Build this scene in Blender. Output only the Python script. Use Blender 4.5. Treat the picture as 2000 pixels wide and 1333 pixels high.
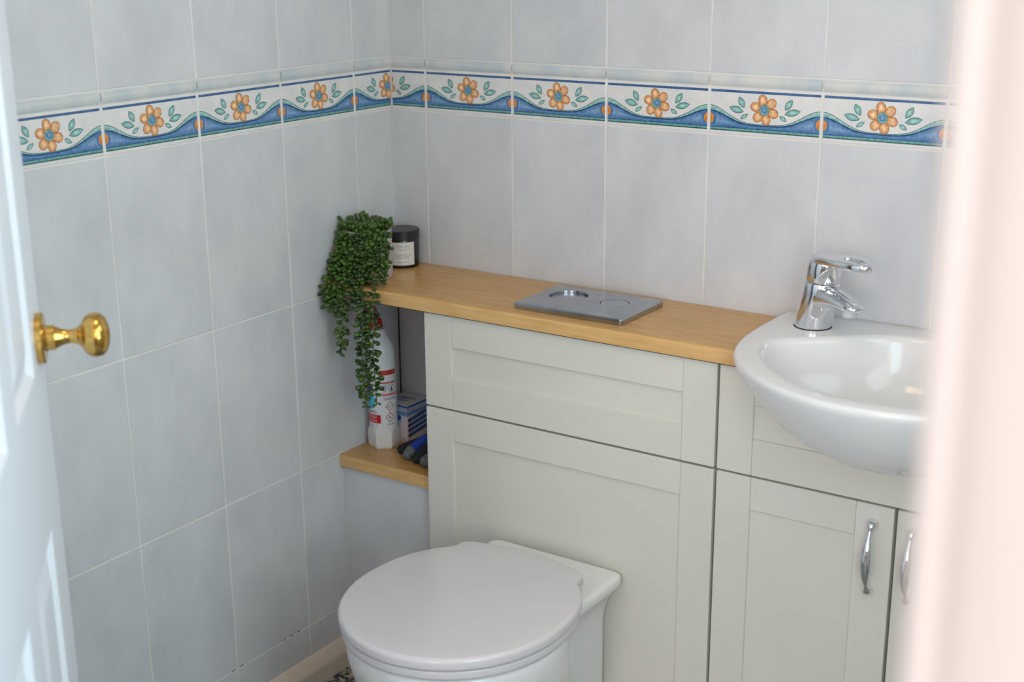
import bpy, bmesh, math, random
from mathutils import Vector, Matrix, noise as mnoise

random.seed(7)
scene = bpy.context.scene
for o in list(bpy.data.objects):
    bpy.data.objects.remove(o)
COL = scene.collection

# ------------------------------------------------------------------ camera
cam_d = bpy.data.cameras.new('camera')
cam = bpy.data.objects.new('camera', cam_d)
COL.objects.link(cam)
right = Vector((0.83161985, 0.55529881, -0.00718772))
down = Vector((0.15207525, -0.24015899, -0.95874751))
fwd = Vector((-0.53411754, 0.79622038, -0.28416819))
cam.matrix_world = Matrix((
    (right.x, -down.x, -fwd.x, 1.72875633),
    (right.y, -down.y, -fwd.y, -2.15412013),
    (right.z, -down.z, -fwd.z, 1.46190859),
    (0, 0, 0, 1)))
cam_d.sensor_width = 36.0
cam_d.lens = 48.294
cam_d.clip_start = 0.02
cam_d.dof.use_dof = True
cam_d.dof.focus_distance = 2.40
cam_d.dof.aperture_fstop = 3.8
scene.camera = cam

# ------------------------------------------------------------------ light
scene.view_settings.view_transform = 'Standard'
scene.view_settings.look = 'None'
scene.view_settings.exposure = 0.0
scene.view_settings.gamma = 1.0
scene.view_settings.use_curve_mapping = False
world = bpy.data.worlds.new('hall_daylight')
scene.world = world
world.use_nodes = True
wb = world.node_tree.nodes['Background']
wb.inputs['Color'].default_value = (1.0, 0.95, 0.92, 1)
wb.inputs['Strength'].default_value = 0.5


def area(name, loc, target, sx, sy, power, color):
    d = bpy.data.lights.new(name, 'AREA')
    d.shape = 'RECTANGLE'
    d.size, d.size_y = sx, sy
    d.energy = power
    d.color = color
    o = bpy.data.objects.new(name, d)
    COL.objects.link(o)
    o.location = loc
    o.rotation_euler = (Vector(target) - Vector(loc)).to_track_quat('-Z', 'Y').to_euler()
    return o


area('added_cool_side_fill', (1.66, -1.33, 1.25), (0.0, -1.33, 1.20), 0.45, 1.10, 9.1, (0.62, 0.88, 1.0))  # added cool fill from the right, set low to brighten left wall and door
area('assumed_window_daylight', (1.66, -0.75, 1.60), (0.0, -0.75, 1.45), 0.60, 0.95, 4.0, (0.70, 0.92, 1.0))  # assumed daylight from the right; bare area light, no window built in this wall
area('added_warm_fill', (1.0, -1.10, 2.34), (1.0, -1.10, 0.0), 0.40, 0.40, 4.0, (1.0, 0.62, 0.32))  # added warm fill overhead for the corner and right side, no fitting here
area('assumed_hall_daylight', (1.70, -4.50, 1.60), (1.2, 0.0, 1.3), 1.6, 1.4, 41.5, (1.0, 0.88, 0.90))  # assumed daylight behind the camera; area light only, its window is unseen
area('added_hall_side_fill', (3.15, -2.70, 1.50), (0.0, -0.80, 1.0), 1.0, 1.3, 16.7, (0.75, 0.95, 1.0))  # added cool fill through the doorway onto the left wall
area('added_hall_warm_fill', (2.40, -2.60, 2.30), (2.40, -2.60, 0.0), 0.5, 0.5, 2.9, (1.0, 0.60, 0.40))  # added fill that warms the door trim from the hall


# ------------------------------------------------------------------ helpers
def s2l(c):
    return c / 12.92 if c <= 0.04045 else ((c + 0.055) / 1.055) ** 2.4


def rgb(r, g, b):
    return (s2l(r / 255), s2l(g / 255), s2l(b / 255), 1.0)


def material(name, color, rough=0.4, metal=0.0, coat=0.0, spec=0.5, trans=0.0):
    m = bpy.data.materials.new(name)
    m.use_nodes = True
    b = m.node_tree.nodes['Principled BSDF']
    b.inputs['Base Color'].default_value = color
    b.inputs['Roughness'].default_value = rough
    b.inputs['Metallic'].default_value = metal
    b.inputs['Coat Weight'].default_value = coat
    b.inputs['Coat Roughness'].default_value = 0.06
    b.inputs['Specular IOR Level'].default_value = spec
    b.inputs['Transmission Weight'].default_value = trans
    return m, m.node_tree.nodes, m.node_tree.links, b


def noise_mix(m, c1, c2, scale, detail=4.0, stretch=(1, 1, 1), lo=0.35, hi=0.65, rand=True, bump=0.0, coords='Object'):
    """base colour from a noise between c1 and c2, offset by a per-object random value"""
    n, l = m.node_tree.nodes, m.node_tree.links
    b = n['Principled BSDF']
    tc = n.new('ShaderNodeTexCoord')
    mp = n.new('ShaderNodeMapping')
    mp.inputs['Scale'].default_value = stretch
    l.new(tc.outputs[coords], mp.inputs['Vector'])
    if rand:
        oi = n.new('ShaderNodeObjectInfo')
        mul = n.new('ShaderNodeMath')
        mul.operation = 'MULTIPLY'
        mul.inputs[1].default_value = 37.0
        l.new(oi.outputs['Random'], mul.inputs[0])
        l.new(mul.outputs[0], mp.inputs['Location'])
    nt = n.new('ShaderNodeTexNoise')
    nt.inputs['Scale'].default_value = scale
    nt.inputs['Detail'].default_value = detail
    nt.inputs['Roughness'].default_value = 0.6
    l.new(mp.outputs[0], nt.inputs['Vector'])
    cr = n.new('ShaderNodeValToRGB')
    cr.color_ramp.elements[0].position = lo
    cr.color_ramp.elements[0].color = c1
    cr.color_ramp.elements[1].position = hi
    cr.color_ramp.elements[1].color = c2
    l.new(nt.outputs['Fac'], cr.inputs['Fac'])
    l.new(cr.outputs['Color'], b.inputs['Base Color'])
    if bump:
        bp = n.new('ShaderNodeBump')
        bp.inputs['Strength'].default_value = bump
        bp.inputs['Distance'].default_value = 0.002
        l.new(nt.outputs['Fac'], bp.inputs['Height'])
        l.new(bp.outputs['Normal'], b.inputs['Normal'])
    return cr


def link(name, mesh, parent=None, loc=None, rot=None):
    o = bpy.data.objects.new(name, mesh)
    COL.objects.link(o)
    if parent:
        o.parent = parent
    if loc is not None:
        o.location = loc
    if rot is not None:
        o.rotation_euler = rot
    return o


def mesh_from(name, verts, faces, mats, smooth=False):
    me = bpy.data.meshes.new(name)
    me.from_pydata([tuple(v) for v in verts], [], faces)
    for m in (mats if isinstance(mats, (list, tuple)) else [mats]):
        me.materials.append(m)
    if smooth:
        for p in me.polygons:
            p.use_smooth = True
    me.update()
    return me


def fix_normals(me):
    bm = bmesh.new()
    bm.from_mesh(me)
    bmesh.ops.recalc_face_normals(bm, faces=bm.faces)
    bm.to_mesh(me)
    bm.free()


def smooth_by_angle(o, deg=40):
    me = o.data
    bm = bmesh.new()
    bm.from_mesh(me)
    bmesh.ops.recalc_face_normals(bm, faces=bm.faces)
    for f in bm.faces:
        f.smooth = True
    lim = math.radians(deg)
    for e in bm.edges:
        e.smooth = not (len(e.link_faces) == 2 and e.calc_face_angle(0) > lim)
    bm.to_mesh(me)
    bm.free()


def add_box(V, F, x0, x1, y0, y1, z0, z1):
    i = len(V)
    V += [(x0, y0, z0), (x1, y0, z0), (x1, y1, z0), (x0, y1, z0), (x0, y0, z1), (x1, y0, z1), (x1, y1, z1), (x0, y1, z1)]
    F += [(i, i + 3, i + 2, i + 1), (i + 4, i + 5, i + 6, i + 7), (i, i + 1, i + 5, i + 4), (i + 1, i + 2, i + 6, i + 5),
          (i + 2, i + 3, i + 7, i + 6), (i + 3, i, i + 4, i + 7)]


def box(name, x0, x1, y0, y1, z0, z1, mat, parent=None, bevel=0.0, segs=2):
    V, F = [], []
    cx, cy, cz = (x0 + x1) / 2, (y0 + y1) / 2, (z0 + z1) / 2
    add_box(V, F, x0 - cx, x1 - cx, y0 - cy, y1 - cy, z0 - cz, z1 - cz)
    me = mesh_from(name, V, F, mat)
    if bevel:
        bm = bmesh.new()
        bm.from_mesh(me)
        bmesh.ops.bevel(bm, geom=bm.edges[:], offset=bevel, segments=segs, profile=0.5, affect='EDGES', clamp_overlap=True)
        bm.to_mesh(me)
        bm.free()
    return link(name, me, parent, (cx, cy, cz))


def loft(rings, cap0=True, cap1=True, closed=True):
    V, F = [], []
    n = len(rings[0])
    for r in rings:
        V += [tuple(p) for p in r]
    for k in range(len(rings) - 1):
        for i in range(n if closed else n - 1):
            j = (i + 1) % n
            F.append((k * n + i, k * n + j, (k + 1) * n + j, (k + 1) * n + i))
    if cap0:
        F.append(tuple(range(n - 1, -1, -1)))
    if cap1:
        b = (len(rings) - 1) * n
        F.append(tuple(range(b, b + n)))
    return V, F


def lathe(profile, segs=32, cap0=True, cap1=True):
    rings = [[(r * math.cos(2 * math.pi * i / segs), r * math.sin(2 * math.pi * i / segs), z) for i in range(segs)] for r, z in profile]
    return loft(rings, cap0, cap1)


def frames(path):
    path = [Vector(p) for p in path]
    out = []
    up = None
    for i, p in enumerate(path):
        t = (path[min(i + 1, len(path) - 1)] - path[max(i - 1, 0)]).normalized()
        if up is None:
            ref = Vector((0, 0, 1)) if abs(t.z) < 0.9 else Vector((1, 0, 0))
            up = (ref - t * ref.dot(t)).normalized()
        else:
            up = (up - t * up.dot(t)).normalized()
        out.append((p, t, up, t.cross(up)))
    return out


def tube(path, radii, segs=12, cap=True):
    rings = []
    for (p, t, u, v), r in zip(frames(path), radii):
        ru, rv = r if isinstance(r, tuple) else (r, r)
        rings.append([p + u * (ru * math.cos(2 * math.pi * i / segs)) + v * (rv * math.sin(2 * math.pi * i / segs)) for i in range(segs)])
    return loft(rings, cap, cap)


def catmull(pts, n):
    pts = [Vector(p) for p in pts]
    P = [pts[0] * 2 - pts[1]] + pts + [pts[-1] * 2 - pts[-2]]
    out = []
    m = len(pts) - 1
    for k in range(n + 1):
        t = k / n * m
        i = min(int(t), m - 1)
        f = t - i
        a, b, c, d = P[i], P[i + 1], P[i + 2], P[i + 3]
        out.append(0.5 * ((2 * b) + (c - a) * f + (2 * a - 5 * b + 4 * c - d) * f * f + (3 * b - a - 3 * c + d) * f ** 3))
    return out


def part(name, V, F, mat, parent=None, smooth=40, loc=None, rot=None):
    me = mesh_from(name, V, F, mat)
    o = link(name, me, parent, loc, rot)
    if smooth:
        smooth_by_angle(o, smooth)
    else:
        fix_normals(me)
    return o


def empty(name, loc, rotz=0):
    o = bpy.data.objects.new(name, None)
    COL.objects.link(o)
    o.location = loc
    o.rotation_euler = (0, 0, rotz)
    o.empty_display_size = 0.05
    return o


def tag(o, label, cat, group=None):
    o['label'] = label
    o['category'] = cat
    if group:
        o['group'] = group
    return o


def structure(o, label=None):
    o['kind'] = 'structure'
    if label:
        o['label'] = label
    return o


def local(o_parent, o):
    """keep world placement when o gets parented to an unrotated thing"""
    o.parent = o_parent
    o.location = Vector(o.location) - Vector(o_parent.location)
    return o


class Print:
    """flat coloured triangles (x, z, layer) used for printed decoration"""

    def __init__(self):
        self.t = []

    def poly(self, pts, col, layer=0, cols=None):
        pts = list(pts)
        cols = cols or [col] * len(pts)
        for i in range(1, len(pts) - 1):
            self.t.append(((pts[0], pts[i], pts[i + 1]), (cols[0], cols[i], cols[i + 1]), layer))

    def fan(self, c, pts, ccol, ecol, layer=0):
        n = len(pts)
        for i in range(n):
            self.t.append(((c, pts[i], pts[(i + 1) % n]), (ccol, ecol, ecol), layer))

    def ellipse(self, cx, cz, rx, rz, rot, ccol, ecol, layer=0, n=18):
        pts = []
        for i in range(n):
            a = 2 * math.pi * i / n
            x, z = rx * math.cos(a), rz * math.sin(a)
            pts.append((cx + x * math.cos(rot) - z * math.sin(rot), cz + x * math.sin(rot) + z * math.cos(rot)))
        self.fan((cx, cz), pts, ccol, ecol, layer)

    def rect(self, x0, x1, z0, z1, col, layer=0):
        self.poly([(x0, z0), (x1, z0), (x1, z1), (x0, z1)], col, layer)

    def text(self, body, x, z, size, col, layer=0, align='LEFT', sx=1.0):
        cu = bpy.data.curves.new('lettering', 'FONT')
        cu.body = body
        cu.size = size
        cu.align_x = align
        cu.resolution_u = 2
        ob = bpy.data.objects.new('lettering', cu)
        COL.objects.link(ob)
        me = bpy.data.meshes.new_from_object(ob)
        me.calc_loop_triangles()
        for tr in me.loop_triangles:
            p = [(me.vertices[i].co.x * sx + x, me.vertices[i].co.y + z) for i in tr.vertices]
            self.t.append((tuple(p), (col, col, col), layer))
        bpy.data.objects.remove(ob)
        bpy.data.meshes.remove(me)
        bpy.data.curves.remove(cu)

    def clip(self, x0, x1):
        out = []
        for pts, cols, layer in self.t:
            poly = [(p[0], p[1], c) for p, c in zip(pts, cols)]
            for lim, sgn in ((x0, 1), (x1, -1)):
                new = []
                for i in range(len(poly)):
                    a, b = poly[i], poly[(i + 1) % len(poly)]
                    ia, ib = sgn * (a[0] - lim) >= 0, sgn * (b[0] - lim) >= 0
                    if ia:
                        new.append(a)
                    if ia != ib:
                        f = (lim - a[0]) / (b[0] - a[0])
                        new.append((lim, a[1] + (b[1] - a[1]) * f, tuple(p + (q - p) * f for p, q in zip(a[2], b[2]))))
                poly = new
                if not poly:
                    break
            for i in range(1, len(poly) - 1):
                q = (poly[0], poly[i], poly[i + 1])
                out.append((tuple((v[0], v[1]) for v in q), tuple(v[2] for v in q), layer))
        r = Print()
        r.t = out
        return r

    def mesh(self, name, mat, fn, subdiv=0.0):
        """fn(x, z, layer) -> 3d point"""
        tris = self.t
        if subdiv:
            todo, done = list(tris), []
            while todo:
                p, c, ly = todo.pop()
                le = [abs(p[i][0] - p[(i + 1) % 3][0]) for i in range(3)]
                k = le.index(max(le))
                if abs(p[k][0] - p[(k + 1) % 3][0]) > subdiv:
                    a, b, d = k, (k + 1) % 3, (k + 2) % 3
                    m = tuple((u + v) / 2 for u, v in zip(p[a], p[b]))
                    mc = tuple((u + v) / 2 for u, v in zip(c[a], c[b]))
                    todo.append(((p[a], m, p[d]), (c[a], mc, c[d]), ly))
                    todo.append(((m, p[b], p[d]), (mc, c[b], c[d]), ly))
                else:
                    done.append((p, c, ly))
            tris = done
        V, F, C = [], [], []
        for p, c, ly in tris:
            ar = (p[1][0] - p[0][0]) * (p[2][1] - p[0][1]) - (p[1][1] - p[0][1]) * (p[2][0] - p[0][0])
            order = (0, 1, 2) if ar > 0 else (0, 2, 1)
            F.append((len(V), len(V) + 1, len(V) + 2))
            for k in order:
                V.append(fn(p[k][0], p[k][1], ly))
                C.append(c[k])
        me = mesh_from(name, V, F, mat)
        at = me.color_attributes.new('Col', 'FLOAT_COLOR', 'POINT')
        for i, c in enumerate(C):
            at.data[i].color = c
        return me


# ------------------------------------------------------------------ materials
M_TILE, n, l, b = material('glazed_tile', rgb(208, 208, 210), 0.16, spec=0.45)
noise_mix(M_TILE, rgb(207, 208, 212), rgb(223, 223, 225), 9.0, 5.0, (1, 1, 0.6), 0.32, 0.68)
b.inputs['Roughness'].default_value = 0.17
M_BORDER, n, l, b = material('border_tile_glaze', rgb(232, 229, 227), 0.15)
noise_mix(M_BORDER, rgb(226, 224, 224), rgb(238, 234, 230), 30.0)
M_DADO, n, l, b = material('dado_tile_glaze', rgb(214, 220, 222), 0.15)
noise_mix(M_DADO, rgb(198, 207, 212), rgb(224, 222, 217), 16.0, 4.0, (1.0, 1.0, 0.3), 0.36, 0.64)
M_GROUT, n, l, b = material('grout', rgb(224, 219, 212), 0.85)
noise_mix(M_GROUT, rgb(226, 222, 216), rgb(238, 235, 230), 14.0, 3.0)
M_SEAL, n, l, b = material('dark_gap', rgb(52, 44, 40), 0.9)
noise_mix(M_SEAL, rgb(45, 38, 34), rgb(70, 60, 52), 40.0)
M_PRINT, n, l, b = material('ceramic_print', (1, 1, 1, 1), 0.16)
at = n.new('ShaderNodeAttribute')
at.attribute_name = 'Col'
tc = n.new('ShaderNodeTexCoord')
nt = n.new('ShaderNodeTexNoise')
nt.inputs['Scale'].default_value = 170.0
nt.inputs['Detail'].default_value = 4.0
l.new(tc.outputs['Object'], nt.inputs['Vector'])
mr = n.new('ShaderNodeMapRange')
mr.inputs['From Min'].default_value = 0.3
mr.inputs['From Max'].default_value = 0.7
mr.inputs['To Min'].default_value = 0.72
mr.inputs['To Max'].default_value = 1.38
l.new(nt.outputs['Fac'], mr.inputs['Value'])
mx = n.new('ShaderNodeVectorMath')
mx.operation = 'SCALE'
l.new(at.outputs['Color'], mx.inputs[0])
l.new(mr.outputs[0], mx.inputs['Scale'])
l.new(mx.outputs[0], b.inputs['Base Color'])
M_LABEL, n, l, b = material('label_print', (1, 1, 1, 1), 0.35)
at = n.new('ShaderNodeAttribute')
at.attribute_name = 'Col'
l.new(at.outputs['Color'], b.inputs['Base Color'])

M_CREAM, n, l, b = material('cream_painted_board', rgb(222, 214, 194), 0.38)
noise_mix(M_CREAM, rgb(222, 220, 208), rgb(228, 225, 214), 3.0, 2.0)
M_CARCASS, n, l, b = material('carcass_board', rgb(170, 158, 128), 0.5)
noise_mix(M_CARCASS, rgb(150, 140, 112), rgb(172, 160, 130), 5.0)
# maple laminate
M_WOOD, n, l, b = material('maple_laminate', rgb(205, 165, 110), 0.27)
cr = noise_mix(M_WOOD, rgb(190, 141, 80), rgb(217, 172, 110), 6.0, 6.0, (2.2, 26.0, 26.0), 0.30, 0.72, rand=False)
e = cr.color_ramp.elements.new(0.5)
e.color = rgb(206, 159, 96)
M_WOODEDGE, n, l, b = material('maple_edge_band', rgb(222, 184, 128), 0.32)
noise_mix(M_WOODEDGE, rgb(212, 166, 104), rgb(233, 190, 128), 6.0, 5.0, (2.5, 20.0, 34.0), 0.3, 0.7, rand=False)
M_WHITECER, n, l, b = material('white_ceramic', rgb(238, 238, 238), 0.12, coat=0.1)
noise_mix(M_WHITECER, rgb(236, 236, 237), rgb(241, 240, 239), 2.0)
M_SEAT, n, l, b = material('white_seat_plastic', rgb(233, 231, 231), 0.20, coat=0.1)
noise_mix(M_SEAT, rgb(218, 215, 218), rgb(225, 221, 223), 3.0)
M_CHROME, n, l, b = material('chrome', rgb(225, 228, 232), 0.05, metal=1.0)
noise_mix(M_CHROME, rgb(222, 225, 230), rgb(232, 233, 236), 6.0)
M_STEEL, n, l, b = material('satin_chrome_plate', rgb(178, 182, 188), 0.2, metal=1.0)
noise_mix(M_STEEL, rgb(165, 170, 177), rgb(186, 190, 196), 25.0, 3.0, (1, 1, 1), 0.3, 0.7)
M_AERATOR, n, l, b = material('aerator_plastic', rgb(214, 210, 214), 0.35)
noise_mix(M_AERATOR, rgb(204, 200, 204), rgb(222, 218, 222), 90.0)
M_BRASS, n, l, b = material('polished_brass', rgb(206, 160, 74), 0.13, metal=1.0)
noise_mix(M_BRASS, rgb(205, 160, 78), rgb(230, 190, 112), 45.0, 5.0, (1, 1, 1), 0.3, 0.7)
M_DOOR, n, l, b = material('white_door_gloss', rgb(240, 241, 242), 0.38)
noise_mix(M_DOOR, rgb(241, 245, 253), rgb(244, 248, 255), 2.5)
M_JAMB, n, l, b = material('white_trim_gloss', rgb(244, 240, 237), 0.3)
noise_mix(M_JAMB, rgb(243, 238, 235), rgb(246, 242, 240), 2.5)
M_PAINT, n, l, b = material('wall_emulsion', rgb(236, 232, 226), 0.8)
noise_mix(M_PAINT, rgb(233, 229, 223), rgb(238, 234, 229), 4.0)
M_SKIRT, n, l, b = material('skirting_paint', rgb(228, 214, 198), 0.4)
noise_mix(M_SKIRT, rgb(222, 208, 190), rgb(232, 219, 204), 8.0)
# floor: small pebbled vinyl
M_FLOOR, n, l, b = material('speckled_vinyl', rgb(110, 116, 120), 0.5)
tc = n.new('ShaderNodeTexCoord')
vo = n.new('ShaderNodeTexVoronoi')
vo.inputs['Scale'].default_value = 150.0
l.new(tc.outputs['Object'], vo.inputs['Vector'])
sep = n.new('ShaderNodeSeparateColor')
l.new(vo.outputs['Color'], sep.inputs[0])
cr = n.new('ShaderNodeValToRGB')
cr.color_ramp.interpolation = 'CONSTANT'
for pos, c in ((0.0, rgb(46, 58, 74)), (0.3, rgb(196, 192, 176)), (0.55, rgb(88, 104, 122)), (0.78, rgb(150, 148, 134))):
    if pos == 0.0:
        cr.color_ramp.elements[0].color = c
    else:
        e = cr.color_ramp.elements.new(pos)
        e.color = c
cr.color_ramp.elements.remove(cr.color_ramp.elements[-1])
l.new(sep.outputs[0], cr.inputs['Fac'])
l.new(cr.outputs['Color'], b.inputs['Base Color'])
M_HALL, n, l, b = material('hall_floor_boards', rgb(96, 72, 54), 0.5)
noise_mix(M_HALL, rgb(84, 76, 68), rgb(108, 98, 88), 5.0, 4.0, (1, 8, 1))
M_LEAF, n, l, b = material('plant_leaf', rgb(62, 104, 44), 0.30)
cr = noise_mix(M_LEAF, rgb(30, 54, 16), rgb(74, 106, 34), 60.0, 2.0, (1, 1, 1), 0.3, 0.7)
oi = n.new('ShaderNodeObjectInfo')
hs = n.new('ShaderNodeHueSaturation')
mr = n.new('ShaderNodeMapRange')
mr.inputs['To Min'].default_value = 0.50
mr.inputs['To Max'].default_value = 1.35
l.new(oi.outputs['Random'], mr.inputs['Value'])
l.new(mr.outputs[0], hs.inputs['Value'])
l.new(cr.outputs['Color'], hs.inputs['Color'])
l.new(hs.outputs['Color'], b.inputs['Base Color'])
M_STEM, n, l, b = material('plant_stem', rgb(86, 116, 64), 0.5)
noise_mix(M_STEM, rgb(76, 104, 56), rgb(104, 130, 80), 40.0)
M_POT, n, l, b = material('pot_stoneware', rgb(196, 184, 180), 0.6)
noise_mix(M_POT, rgb(190, 178, 174), rgb(203, 192, 187), 40.0)
M_SOIL, n, l, b = material('pot_moss', rgb(60, 52, 36), 0.9)
noise_mix(M_SOIL, rgb(46, 40, 28), rgb(78, 70, 46), 90.0)
M_JAR, n, l, b = material('amber_glass_dark', rgb(18, 13, 12), 0.08, coat=0.3)
noise_mix(M_JAR, rgb(14, 12, 14), rgb(26, 17, 12), 12.0)
M_LID, n, l, b = material('black_lid', rgb(38, 38, 42), 0.32)
noise_mix(M_LID, rgb(34, 34, 38), rgb(44, 44, 47), 20.0)
M_BOTTLE, n, l, b = material('white_hdpe', rgb(232, 230, 230), 0.34)
noise_mix(M_BOTTLE, rgb(228, 226, 227), rgb(236, 234, 233), 10.0)
M_REDCAP, n, l, b = material('red_cap', rgb(196, 16, 22), 0.3)
noise_mix(M_REDCAP, rgb(186, 14, 20), rgb(206, 20, 26), 20.0)
M_CLEARCAP, n, l, b = material('pink_clear_cap', rgb(224, 130, 150), 0.15, trans=0.75)
noise_mix(M_CLEARCAP, rgb(220, 120, 140), rgb(232, 150, 166), 20.0)
M_CARD, n, l, b = material('white_card', rgb(226, 226, 232), 0.45)
noise_mix(M_CARD, rgb(222, 222, 229), rgb(231, 231, 236), 10.0)
M_GLOVEB, n, l, b = material('blue_knit', rgb(18, 62, 176), 0.8)
noise_mix(M_GLOVEB, rgb(12, 44, 140), rgb(26, 78, 200), 220.0, 2.0, bump=0.4)
M_GLOVEK, n, l, b = material('black_knit', rgb(22, 24, 34), 0.8)
noise_mix(M_GLOVEK, rgb(16, 18, 28), rgb(34, 36, 46), 220.0, 2.0, bump=0.4)
M_GLOVEG, n, l, b = material('grey_rubber_dip', rgb(92, 94, 98), 0.6)
noise_mix(M_GLOVEG, rgb(78, 80, 84), rgb(108, 110, 114), 160.0, 2.0, bump=0.4)

# ------------------------------------------------------------------ room shell
CEIL = 2.36
TW, GAP = 0.2025, 0.0030
J0, J1, J2, J3 = 1.1307, 0.7970, 0.4633, 0.1296
DADO0, DADO1 = 1.2105, 1.2334
ROOM_X, ROOM_Y = 1.68, -1.57
floor = structure(box('floor', -0.1, ROOM_X + 0.1, -1.69, 0.1, -0.06, 0.0, M_FLOOR))
hall_floor = structure(box('floor_hall', -0.6, 3.2, -4.6, -1.69, -0.06, 0.0, M_HALL))
hall_ceiling = structure(box('ceiling_hall', -0.6, 3.2, -4.6, -1.69, CEIL, CEIL + 0.06, M_PAINT))
structure(box('wall_hall_back', -0.6, 3.2, -4.68, -4.60, 0.0, CEIL, M_PAINT))
structure(box('wall_hall_left', -0.68, -0.60, -4.60, -1.69, 0.0, CEIL, M_PAINT))
structure(box('wall_hall_right', 3.20, 3.28, -4.60, -1.69, 0.0, CEIL, M_PAINT))
ceiling = structure(box('ceiling', -0.1, ROOM_X + 0.1, -1.69, 0.1, CEIL, CEIL + 0.06, M_PAINT))
wall_left = structure(box('wall_left', -0.08, -0.0009, ROOM_Y, 0.08, 0.0, CEIL, M_GROUT))
wall_back = structure(box('wall_back', -0.002, ROOM_X, 0.0009, 0.08, 0.0, CEIL, M_GROUT))
wall_right = structure(box('wall_right', ROOM_X, ROOM_X + 0.08, ROOM_Y, 0.08, 0.0, CEIL, M_PAINT))
OPX0, OPX1 = 0.78, 1.612
V, F = [], []
add_box(V, F, -0.60, OPX0, -1.69, ROOM_Y, 0.0, CEIL)
add_box(V, F, OPX1, 3.2, -1.69, ROOM_Y, 0.0, CEIL)
add_box(V, F, OPX0, OPX1, -1.69, ROOM_Y, 2.03, CEIL)
wall_front = structure(part('wall_front', V, F, M_PAINT, smooth=0))


def tile_mesh(w, h, mat, t=0.0012, bv=0.0008):
    """tile with a rounded arris; local x along the wall, z up, face at y=0, back at y=+t"""
    g = GAP / 2
    x0, x1, z0, z1 = g, w - g, g, h - g
    V = [(x0, t, z0), (x1, t, z0), (x1, t, z1), (x0, t, z1),
         (x0, bv * 0.7, z0), (x1, bv * 0.7, z0), (x1, bv * 0.7, z1), (x0, bv * 0.7, z1),
         (x0 + bv, 0, z0 + bv), (x1 - bv, 0, z0 + bv), (x1 - bv, 0, z1 - bv), (x0 + bv, 0, z1 - bv)]
    F = [(8, 9, 10, 11)]
    for i in range(4):
        j = (i + 1) % 4
        F += [(i, j, 4 + j, 4 + i), (4 + i, 4 + j, 8 + j, 8 + i)]
    me = mesh_from('tile', V, F, mat)
    fix_normals(me)
    return me


_tiles = {}


def tile(parent, wall, a, z, w, h):
    key = (round(w, 4), round(h, 4))
    if key not in _tiles:
        _tiles[key] = tile_mesh(w, h, M_TILE)
    j = random.uniform(-0.0003, 0.0003)
    if wall == 'back':
        o = link('tile', _tiles[key], None, (a, j, z))
    else:
        o = link('tile', _tiles[key], None, (-j, a, z), (0, 0, math.pi / 2))
    return local(parent, o)


COLS_L = [0.0] + [-0.1133 - TW * k for k in range(0, 8)]
COLS_L = [y for y in COLS_L if y > ROOM_Y] + [ROOM_Y]
COLS_B = [0.0] + [0.0862 + TW * k for k in range(0, 8)]
COLS_B = [x for x in COLS_B if x < ROOM_X] + [ROOM_X]
ROWS_UP = [DADO1, DADO1 + 0.3337, DADO1 + 0.6674, DADO1 + 1.0011, CEIL]
for i in range(len(COLS_L) - 1):
    y1, y0 = COLS_L[i], COLS_L[i + 1]
    for z0, z1 in ((J1, J0), (J2, J1), (J3, J2), (0.058, J3)):
        tile(wall_left, 'left', y0, z0, y1 - y0, z1 - z0)
    for z0, z1 in zip(ROWS_UP[:-1], ROWS_UP[1:]):
        tile(wall_left, 'left', y0, z0, y1 - y0, z1 - z0)
for i in range(len(COLS_B) - 1):
    x0, x1 = COLS_B[i], COLS_B[i + 1]
    rows = [(J1, J0)] + ([(J2, J1)] if x0 < 0.25 else []) + list(zip(ROWS_UP[:-1], ROWS_UP[1:]))
    for z0, z1 in rows:
        tile(wall_back, 'back', x0, z0, x1 - x0, z1 - z0)

# --- printed border tiles: flower, leaves and wave; u along the tile, v from green line (0) to blue line (1)
H_B = DADO0 - J0
VZ0, VZ1 = 1.1408 - J0, 1.2051 - J0


def uz(u, v):
    return (u * TW, VZ0 + v * (VZ1 - VZ0))


ORANGE, ORANGE_L, ORANGE_D = rgb(214, 140, 74), rgb(248, 212, 172), rgb(150, 88, 46)
TEAL, TEAL_L, TEAL_D = rgb(112, 168, 162), rgb(172, 208, 200), rgb(58, 96, 98)
BLUE, BLUE_L, BLUE_D = rgb(76, 126, 176), rgb(152, 184, 216), rgb(50, 96, 148)
NAVY = rgb(60, 92, 138)
pr = Print()


def wave(u, base, amp):
    return base + amp * (0.5 + 0.5 * math.cos(2 * math.pi * u)) ** 2


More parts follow.
